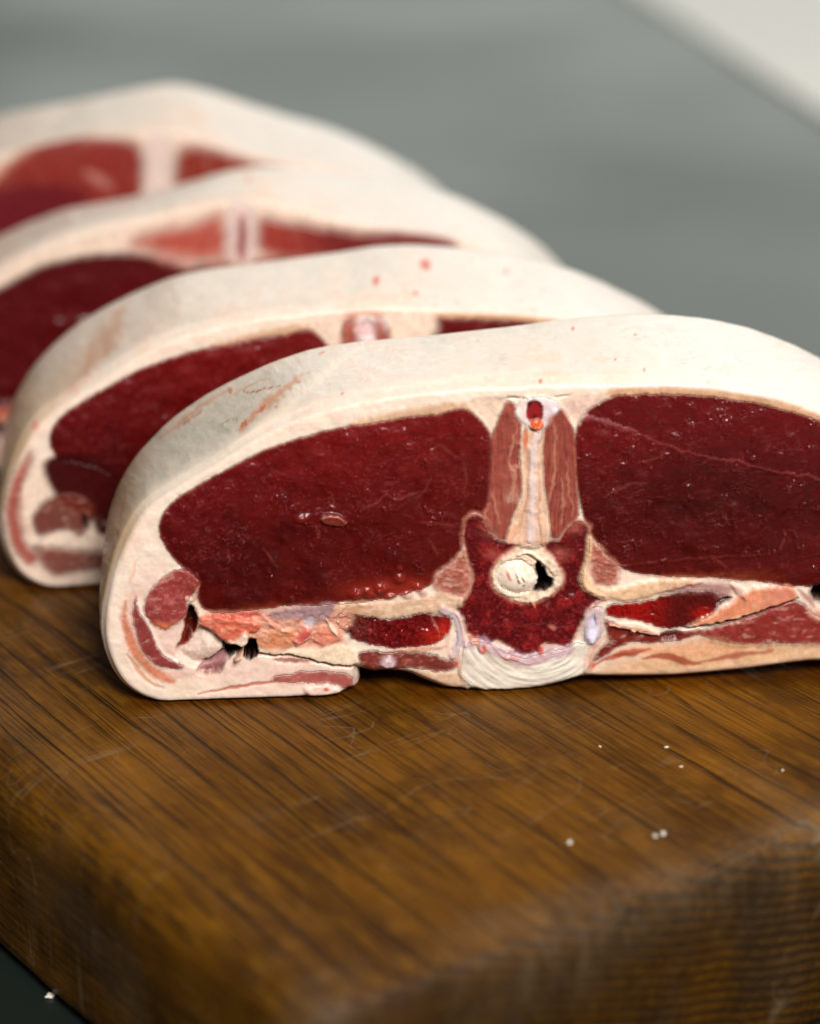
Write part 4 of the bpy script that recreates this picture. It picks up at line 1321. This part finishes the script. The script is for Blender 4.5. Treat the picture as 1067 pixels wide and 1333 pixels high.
# ------------------------------------------------------------------ cutting board
def board_material():
    m, nt, b = new_mat('oiled_oak')
    L = nt.links.new
    tc = N(nt, 'ShaderNodeTexCoord')

    def mapped(scale, loc=(0, 0, 0)):
        mp = N(nt, 'ShaderNodeMapping')
        mp.inputs['Scale'].default_value = scale
        mp.inputs['Location'].default_value = loc
        L(tc.outputs['Object'], mp.inputs['Vector'])
        return mp.outputs[0]

    def noise(vec, scale, detail=4, rough=0.55):
        n = N(nt, 'ShaderNodeTexNoise')
        n.inputs['Scale'].default_value = scale
        n.inputs['Detail'].default_value = detail
        n.inputs['Roughness'].default_value = rough
        L(vec, n.inputs['Vector'])
        return n.outputs['Fac']

    def math_(op, a, b_=None, c=None):
        n = N(nt, 'ShaderNodeMath', operation=op)
        for i, x in enumerate((a, b_, c)):
            if x is None:
                continue
            if isinstance(x, (int, float)):
                n.inputs[i].default_value = x
            else:
                L(x, n.inputs[i])
        return n.outputs[0]

    def ramp(fac, *st):
        r = N(nt, 'ShaderNodeValToRGB')
        r.color_ramp.elements[0].position, r.color_ramp.elements[0].color = st[0][0], st[0][1] + (1,)
        r.color_ramp.elements[1].position, r.color_ramp.elements[1].color = st[-1][0], st[-1][1] + (1,)
        for q in st[1:-1]:
            e = r.color_ramp.elements.new(q[0])
            e.color = q[1] + (1,)
        L(fac, r.inputs[0])
        return r.outputs[0]

    def mix(f, a, b_, mode='MIX'):
        n = N(nt, 'ShaderNodeMixRGB', blend_type=mode)
        for i, x in enumerate((f, a, b_)):
            if isinstance(x, (int, float)):
                n.inputs[i].default_value = x
            elif isinstance(x, tuple):
                n.inputs[i].default_value = x + (1,)
            else:
                L(x, n.inputs[i])
        return n.outputs[0]

    sep = N(nt, 'ShaderNodeSeparateXYZ')
    L(tc.outputs['Object'], sep.inputs[0])
    x, y, z = sep.outputs
    wob = noise(mapped((3, 16, 16)), 1.0, 2)
    wob2 = noise(mapped((9, 60, 60)), 1.0, 3)
    yy = math_('ADD', math_('ADD', y, 0.015), math_('MULTIPLY', wob, 0.016))
    zz = math_('ADD', math_('ADD', z, 0.055), math_('MULTIPLY', wob2, 0.0025))
    ring = math_('ADD', math_('ADD', math_('MULTIPLY', yy, 0.34), math_('MULTIPLY', zz, -0.94)), math_('MULTIPLY', math_('MULTIPLY', yy, yy), 0.7))
    saw = math_('FRACT', math_('MULTIPLY', ring, 560))
    early = ramp(saw, (0.0, (1, 1, 1)), (0.05, (0.9, 0.9, 0.9)), (0.13, (0.15, 0.15, 0.15)), (0.4, (0.0, 0.0, 0.0)), (0.97, (0.0, 0.0, 0.0)), (1.0, (1, 1, 1)))
    early = math_('MULTIPLY', early, ramp(noise(mapped((6, 14, 60)), 1.0, 3), (0.38, (0.18, 0.18, 0.18)), (0.62, (1, 1, 1))))
    # vessels: long and dark on the top, dots on the end grain
    por = noise(mapped((40, 1500, 1500)), 1.0, 2, 0.6)
    por2 = noise(mapped((30, 1400, 1400)), 1.0, 3, 0.6)
    fib = noise(mapped((70, 1700, 1700)), 1.0, 4, 0.7)
    big = noise(mapped((11, 26, 26)), 1.0, 5, 0.65)
    mot = noise(mapped((30, 60, 60)), 1.0, 4, 0.6)
    base = mix(ramp(big, (0.36, (0, 0, 0)), (0.66, (1, 1, 1))), (0.045, 0.0145, 0.0010), (0.175, 0.066, 0.0036))
    base = mix(math_('MULTIPLY', ramp(mot, (0.42, (0, 0, 0)), (0.66, (1, 1, 1))), 0.7), base, (0.034, 0.012, 0.002))
    base = mix(ramp(fib, (0.40, (0, 0, 0)), (0.75, (0.55, 0.55, 0.55))), base, (0.235, 0.096, 0.0065))
    st1 = noise(mapped((34, 34, 34), (0.4, 0.2, 0)), 1.0, 5, 0.62)
    base = mix(math_('MULTIPLY', ramp(st1, (0.50, (0, 0, 0)), (0.64, (1, 1, 1))), 0.6), base, (0.026, 0.010, 0.002))
    grn = noise(mapped((160, 420, 420)), 1.0, 4, 0.7)
    base = mix(math_('MULTIPLY', ramp(grn, (0.5, (0, 0, 0)), (0.72, (1, 1, 1))), 0.45), base, (0.24, 0.102, 0.007))
    pm = math_('MULTIPLY', early, ramp(por, (0.40, (1, 1, 1)), (0.58, (0, 0, 0))))
    pm2 = math_('MULTIPLY', early, ramp(por2, (0.38, (1, 1, 1)), (0.60, (0, 0, 0))))
    dark = math_('MAXIMUM', math_('MULTIPLY', pm, 0.8), pm2)
    c = mix(math_('MULTIPLY', early, 0.26), base, (0.050, 0.020, 0.006))
    c = mix(math_('MULTIPLY', dark, 0.85), c, (0.012, 0.006, 0.003))
    ln = noise(mapped((5, 300, 300)), 1.0, 2, 0.5)
    ln = math_('ABSOLUTE', math_('SUBTRACT', ln, 0.5))
    ln = ramp(ln, (0.0, (1, 1, 1)), (0.012, (0, 0, 0)))
    ln = math_('MULTIPLY', ln, ramp(noise(mapped((12, 60, 60)), 1.0, 2), (0.42, (0, 0, 0)), (0.6, (1, 1, 1))))
    dark = math_('MAXIMUM', dark, math_('MULTIPLY', ln, 0.75))
    c = mix(math_('MULTIPLY', dark, 0.85), c, (0.010, 0.005, 0.002))
    allp = math_('MULTIPLY', ramp(por, (0.34, (1, 1, 1)), (0.46, (0, 0, 0))), 0.7)
    c = mix(allp, c, (0.020, 0.008, 0.003))
    # worn pale smears and a wet-looking darker stain
    sm = noise(mapped((30, 40, 30), (0.3, 0.1, 0)), 1.0, 3)
    sm = ramp(sm, (0.58, (0, 0, 0)), (0.78, (0.22, 0.22, 0.22)))
    c = mix(sm, c, (0.15, 0.115, 0.08))
    eg = N(nt, 'ShaderNodeAttribute', attribute_name='endgrain')
    c = mix(math_('MULTIPLY', eg.outputs['Fac'], 0.75), c, mix(1.0, c, (0.42, 0.42, 0.42), 'MULTIPLY'))
    broad = ramp(saw, (0.0, (1, 1, 1)), (0.30, (0.7, 0.7, 0.7)), (0.55, (0, 0, 0)), (0.8, (0, 0, 0)), (1.0, (1, 1, 1)))
    c = mix(math_('MULTIPLY', math_('MULTIPLY', eg.outputs['Fac'], broad), 0.75), c, (0.012, 0.006, 0.002))
    # fine knife scratches across the grain
    for sc_, th_ in (((260, 9, 9), 0.010), ((150, 60, 60), 0.006)):
        k = math_('ABSOLUTE', math_('SUBTRACT', noise(mapped(sc_, (sc_[0], 3, 0)), 1.0, 1, 0.4), 0.5))
        k = math_('MULTIPLY', ramp(k, (0.0, (1, 1, 1)), (th_, (0, 0, 0))), ramp(noise(mapped((40, 50, 50), (th_ * 900, 0, 0)), 1.0, 2), (0.5, (0, 0, 0)), (0.62, (1, 1, 1))))
        c = mix(math_('MULTIPLY', k, 0.35), c, (0.26, 0.19, 0.11))
    # grey worn fibres on the rounded end edge, its sheen painted into their colour
    gx = N(nt, 'ShaderNodeAttribute', attribute_name='wear_sheen')
    wn = noise(mapped((500, 500, 90)), 1.0, 3, 0.7)
    wf = math_('MULTIPLY', math_('MULTIPLY', gx.outputs['Fac'], ramp(noise(mapped((25, 25, 25)), 1.0, 2), (0.4, (0.1, 0.1, 0.1)), (0.65, (1, 1, 1)))), ramp(wn, (0.35, (0.15, 0.15, 0.15)), (0.65, (1, 1, 1))))
    c = mix(math_('MULTIPLY', wf, 0.5), c, (0.17, 0.125, 0.08))
    jq = N(nt, 'ShaderNodeAttribute', attribute_name='juice_shade')  # juice wetness and dark shade painted together along the chop bases
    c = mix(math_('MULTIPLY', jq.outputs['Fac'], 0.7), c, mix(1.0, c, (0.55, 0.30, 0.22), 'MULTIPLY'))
    L(c, b.inputs['Base Color'])
    ro = math_('ADD', math_('MULTIPLY', noise(mapped((60, 120, 120)), 1.0, 4), 0.35), 0.26)
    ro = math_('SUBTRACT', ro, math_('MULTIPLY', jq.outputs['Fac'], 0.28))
    L(ro, b.inputs['Roughness'])
    hgt = math_('SUBTRACT', math_('MULTIPLY', fib, 0.35), math_('MULTIPLY', dark, 1.0))
    scr = noise(mapped((400, 300, 300)), 1.0, 3, 0.7)
    hgt = math_('ADD', hgt, math_('MULTIPLY', scr, 0.30))
    bp = N(nt, 'ShaderNodeBump')
    bp.inputs['Strength'].default_value = 0.7
    bp.inputs['Distance'].default_value = 0.0004
    L(hgt, bp.inputs['Height'])
    L(bp.outputs[0], b.inputs['Normal'])
    b.inputs['IOR'].default_value = 1.45
    b.inputs['Specular IOR Level'].default_value = 0.14
    return m


def build_board():
    nin = np.array([math.cos(math.radians(39.5)), math.sin(math.radians(39.5))])    # inward from the long near side
    adir = np.array([-nin[1], nin[0]])                                             # along the long side, away
    bdir = np.array([math.cos(math.radians(31.5)), math.sin(math.radians(31.5))])   # along the near end
    mnrm = np.array([-bdir[1], bdir[0]])
    M = np.array([nin, mnrm])
    corner = np.linalg.solve(M, np.array([0.1345, 0.2010]))
    Ln, Wd, Tk, Rr = 0.56, 0.215, 0.0372, 0.0088
    st = 0.0022

    def face(na, nb_, fn):
        A, B = np.meshgrid(np.linspace(0, 1, na), np.linspace(0, 1, nb_))
        P = fn(A, B).reshape(-1, 3)
        I = np.arange(na * nb_).reshape(nb_, na)
        F = np.stack([I[:-1, :-1], I[:-1, 1:], I[1:, 1:], I[1:, :-1]], -1).reshape(-1, 4)
        return P, F
    n1, n2, n3 = int(Ln / st), int(Wd / st), 18
    o = np.ones_like
    faces = [face(n1, n2, lambda a, b: np.stack([a * Ln, b * Wd, o(a) * Tk], -1)),
             face(n2, n1, lambda b, a: np.stack([a * Ln, b * Wd, o(a) * 0], -1)),
             face(n3, n1, lambda c, a: np.stack([a * Ln, o(a) * 0, c * Tk], -1)),
             face(n1, n3, lambda a, c: np.stack([a * Ln, o(a) * Wd, c * Tk], -1)),
             face(n2, n3, lambda b, c: np.stack([o(b) * 0, b * Wd, c * Tk], -1)),
             face(n3, n2, lambda c, b: np.stack([o(b) * Ln, b * Wd, c * Tk], -1))]
    V, F, k = [], [], 0
    for P, f in faces:
        V.append(P)
        F.append(f + k)
        k += len(P)
    V = np.concatenate(V)
    F = np.concatenate(F)
    key = np.round(V / 1e-6).astype(np.int64)
    _, idx, inv = np.unique(key, axis=0, return_index=True, return_inverse=True)
    inv = inv.reshape(-1)
    V = V[idx]
    F = inv[F]
    # squeeze rows towards the edges so the rounding is well sampled, then round
    lim = np.array([Ln, Wd, Tk])
    rad = Rr * (1 + 0.25 * fbm(V[:, 0] * 40, V[:, 1] * 40 + V[:, 2] * 30, 2))
    rad = rad * (0.4 + 0.6 * sst(0.2, 0.6, V[:, 2] / Tk))
    rad = rad * (0.6 + 0.4 * sst(0.004, 0.03, V[:, 0]))
    rad = np.minimum(rad, Tk * 0.49)
    inner = np.clip(V, rad[:, None], lim - rad[:, None])
    dv = V - inner
    ln = np.linalg.norm(dv, axis=1)
    V2 = np.where(ln[:, None] > 1e-9, inner + dv / np.maximum(ln, 1e-9)[:, None] * rad[:, None], V)
    V2[:, 2] += 0.0003 * fbm(V[:, 0] * 30, V[:, 1] * 60, 5) * (V[:, 2] > Tk * 0.9)
    V2[:, 2] = np.minimum(V2[:, 2], Tk)
    wear_sheen = sst(0.012, 0.004, V[:, 0]) * sst(Tk * 0.5, Tk * 0.9, V2[:, 2])
    W = corner + V2[:, :1] * adir + V2[:, 1:2] * bdir
    W3 = np.concatenate([W, V2[:, 2:] - Tk], 1)
    rot = math.radians(126)
    org = np.array([corner[0], corner[1], -Tk])
    c, s = math.cos(rot), math.sin(rot)
    q = W3 - org
    loc = np.stack([q[:, 0] * c + q[:, 1] * s, -q[:, 0] * s + q[:, 1] * c, q[:, 2]], 1)
    ob = make_mesh('cutting_board', loc, F, mat=board_material())
    at = ob.data.attributes.new('wear_sheen', 'FLOAT', 'POINT')
    at.data.foreach_set('value', wear_sheen.astype(np.float32))
    endg = sst(0.0035, 0.0008, V2[:, 0])
    at = ob.data.attributes.new('endgrain', 'FLOAT', 'POINT')
    at.data.foreach_set('value', endg.astype(np.float32))
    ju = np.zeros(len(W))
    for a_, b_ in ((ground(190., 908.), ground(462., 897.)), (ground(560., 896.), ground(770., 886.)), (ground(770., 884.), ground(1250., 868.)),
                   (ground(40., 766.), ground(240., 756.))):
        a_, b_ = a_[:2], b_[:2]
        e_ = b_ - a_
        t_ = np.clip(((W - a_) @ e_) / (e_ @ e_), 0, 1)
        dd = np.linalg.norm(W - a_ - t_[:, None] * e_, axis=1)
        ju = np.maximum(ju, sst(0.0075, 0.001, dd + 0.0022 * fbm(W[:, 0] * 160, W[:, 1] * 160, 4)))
    at = ob.data.attributes.new('juice_shade', 'FLOAT', 'POINT')
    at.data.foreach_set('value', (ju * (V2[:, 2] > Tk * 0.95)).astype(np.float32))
    ob.location = org
    ob.rotation_euler = (0, 0, rot)
    import bmesh
    bm = bmesh.new()
    bm.from_mesh(ob.data)
    bmesh.ops.recalc_face_normals(bm, faces=bm.faces)
    bm.to_mesh(ob.data)
    bm.free()
    ob['label'] = 'thick dark oiled wooden board with worn rounded edges under the meat'
    ob['category'] = 'cutting board'
    return ob


build_board()

# ------------------------------------------------------------------ chops
build_chop(0, Place(690, 898, 1.0, 1.0), 1.4, 'nearest and sharpest lamb chop, whole backbone and spinal cord showing')
build_chop(1, Place(475, 740, 0.850, 0.857, shear=-0.03, aR=12, dyl=-10, dyr=0), 2.6,
           'second lamb chop from the front, two red specks on its white fat')
build_chop(2, Place(315, 600, 0.805, 0.86, aR=35, aL=22, dyl=30, dyr=0), 4.0,
           'third lamb chop from the front, thin strip of pinkish meat beside its backbone tip')
build_chop(3, Place(205, 490, 0.74, 0.81, aR=45, aL=12, dyl=5, dyr=0), 4.5,
           'farthest lamb chop, most blurred, pale backbone between two red muscles')

# ------------------------------------------------------------------ crumbs
m, nt, b = new_mat('fat_crumb')
n1 = N(nt, 'ShaderNodeTexNoise')
n1.inputs['Scale'].default_value = 400
cr = N(nt, 'ShaderNodeValToRGB')
cr.color_ramp.elements[0].color = (0.60, 0.50, 0.38, 1)
cr.color_ramp.elements[1].color = (0.85, 0.80, 0.70, 1)
nt.links.new(n1.outputs['Fac'], cr.inputs[0])
nt.links.new(cr.outputs[0], b.inputs['Base Color'])
b.inputs['Roughness'].default_value = 0.35
CRUMB = m
CR = [(867, 974, 3.0, 0, 'tiny pale crumb, farther back of the two right of the vertebra on the board'),
      (886, 999, 2.6, 0, 'tiny pale crumb, nearer of the two right of the vertebra on the board'),
      (780, 973, 2.4, 0, 'tiny pale crumb on the board, leftmost of the four tiny ones'),
      (862, 1087, 5.0, 0, 'larger pale crumb of the close pair near the worn board end'),
      (852, 1090, 4.0, 0, 'smaller pale crumb of the close pair near the worn board end'),
      (741, 1098, 4.2, 0, 'lone blurred crumb on the board left of the close pair'),
      (1018, 1004, 2.4, 0, 'tiny pale crumb on the board nearest the right end of the frame'),
      (66, 1298, 6.5, 1, 'pale crumb lying on the dark tabletop by the board')]
for i, (x, y, r, onT, lab) in enumerate(CR):
    z = ZT if onT else 0.0
    P = ground(float(x), float(y), z)
    import bmesh
    bm = bmesh.new()
    bmesh.ops.create_icosphere(bm, subdivisions=3, radius=r * 0.22 / FPX)
    rg = np.random.RandomState(i + 3)
    ph = rg.rand(6) * 6.28
    for vt in bm.verts:
        n = vt.co.normalized()
        f = 1 + 0.25 * math.sin(3 * n.x + ph[0]) * math.cos(4 * n.y + ph[1]) + 0.15 * math.sin(7 * n.z + ph[2] + 3 * n.x)
        vt.co = vt.co * f
        vt.co.x *= 1.5
        vt.co.z *= 0.6
    lo = min(vt.co.z for vt in bm.verts)
    for vt in bm.verts:
        vt.co.z -= lo
    for f in bm.faces:
        f.smooth = True
    me = bpy.data.meshes.new('meat_crumb')
    bm.to_mesh(me)
    bm.free()
    me.materials.append(CRUMB)
    o = bpy.data.objects.new('meat_crumb', me)
    col.objects.link(o)
    o.location = P
    o.rotation_euler = (0, 0, rg.rand() * 3)
    o['label'] = lab
    o['category'] = 'crumb'
    o['group'] = 'fat crumbs scattered round the meat'
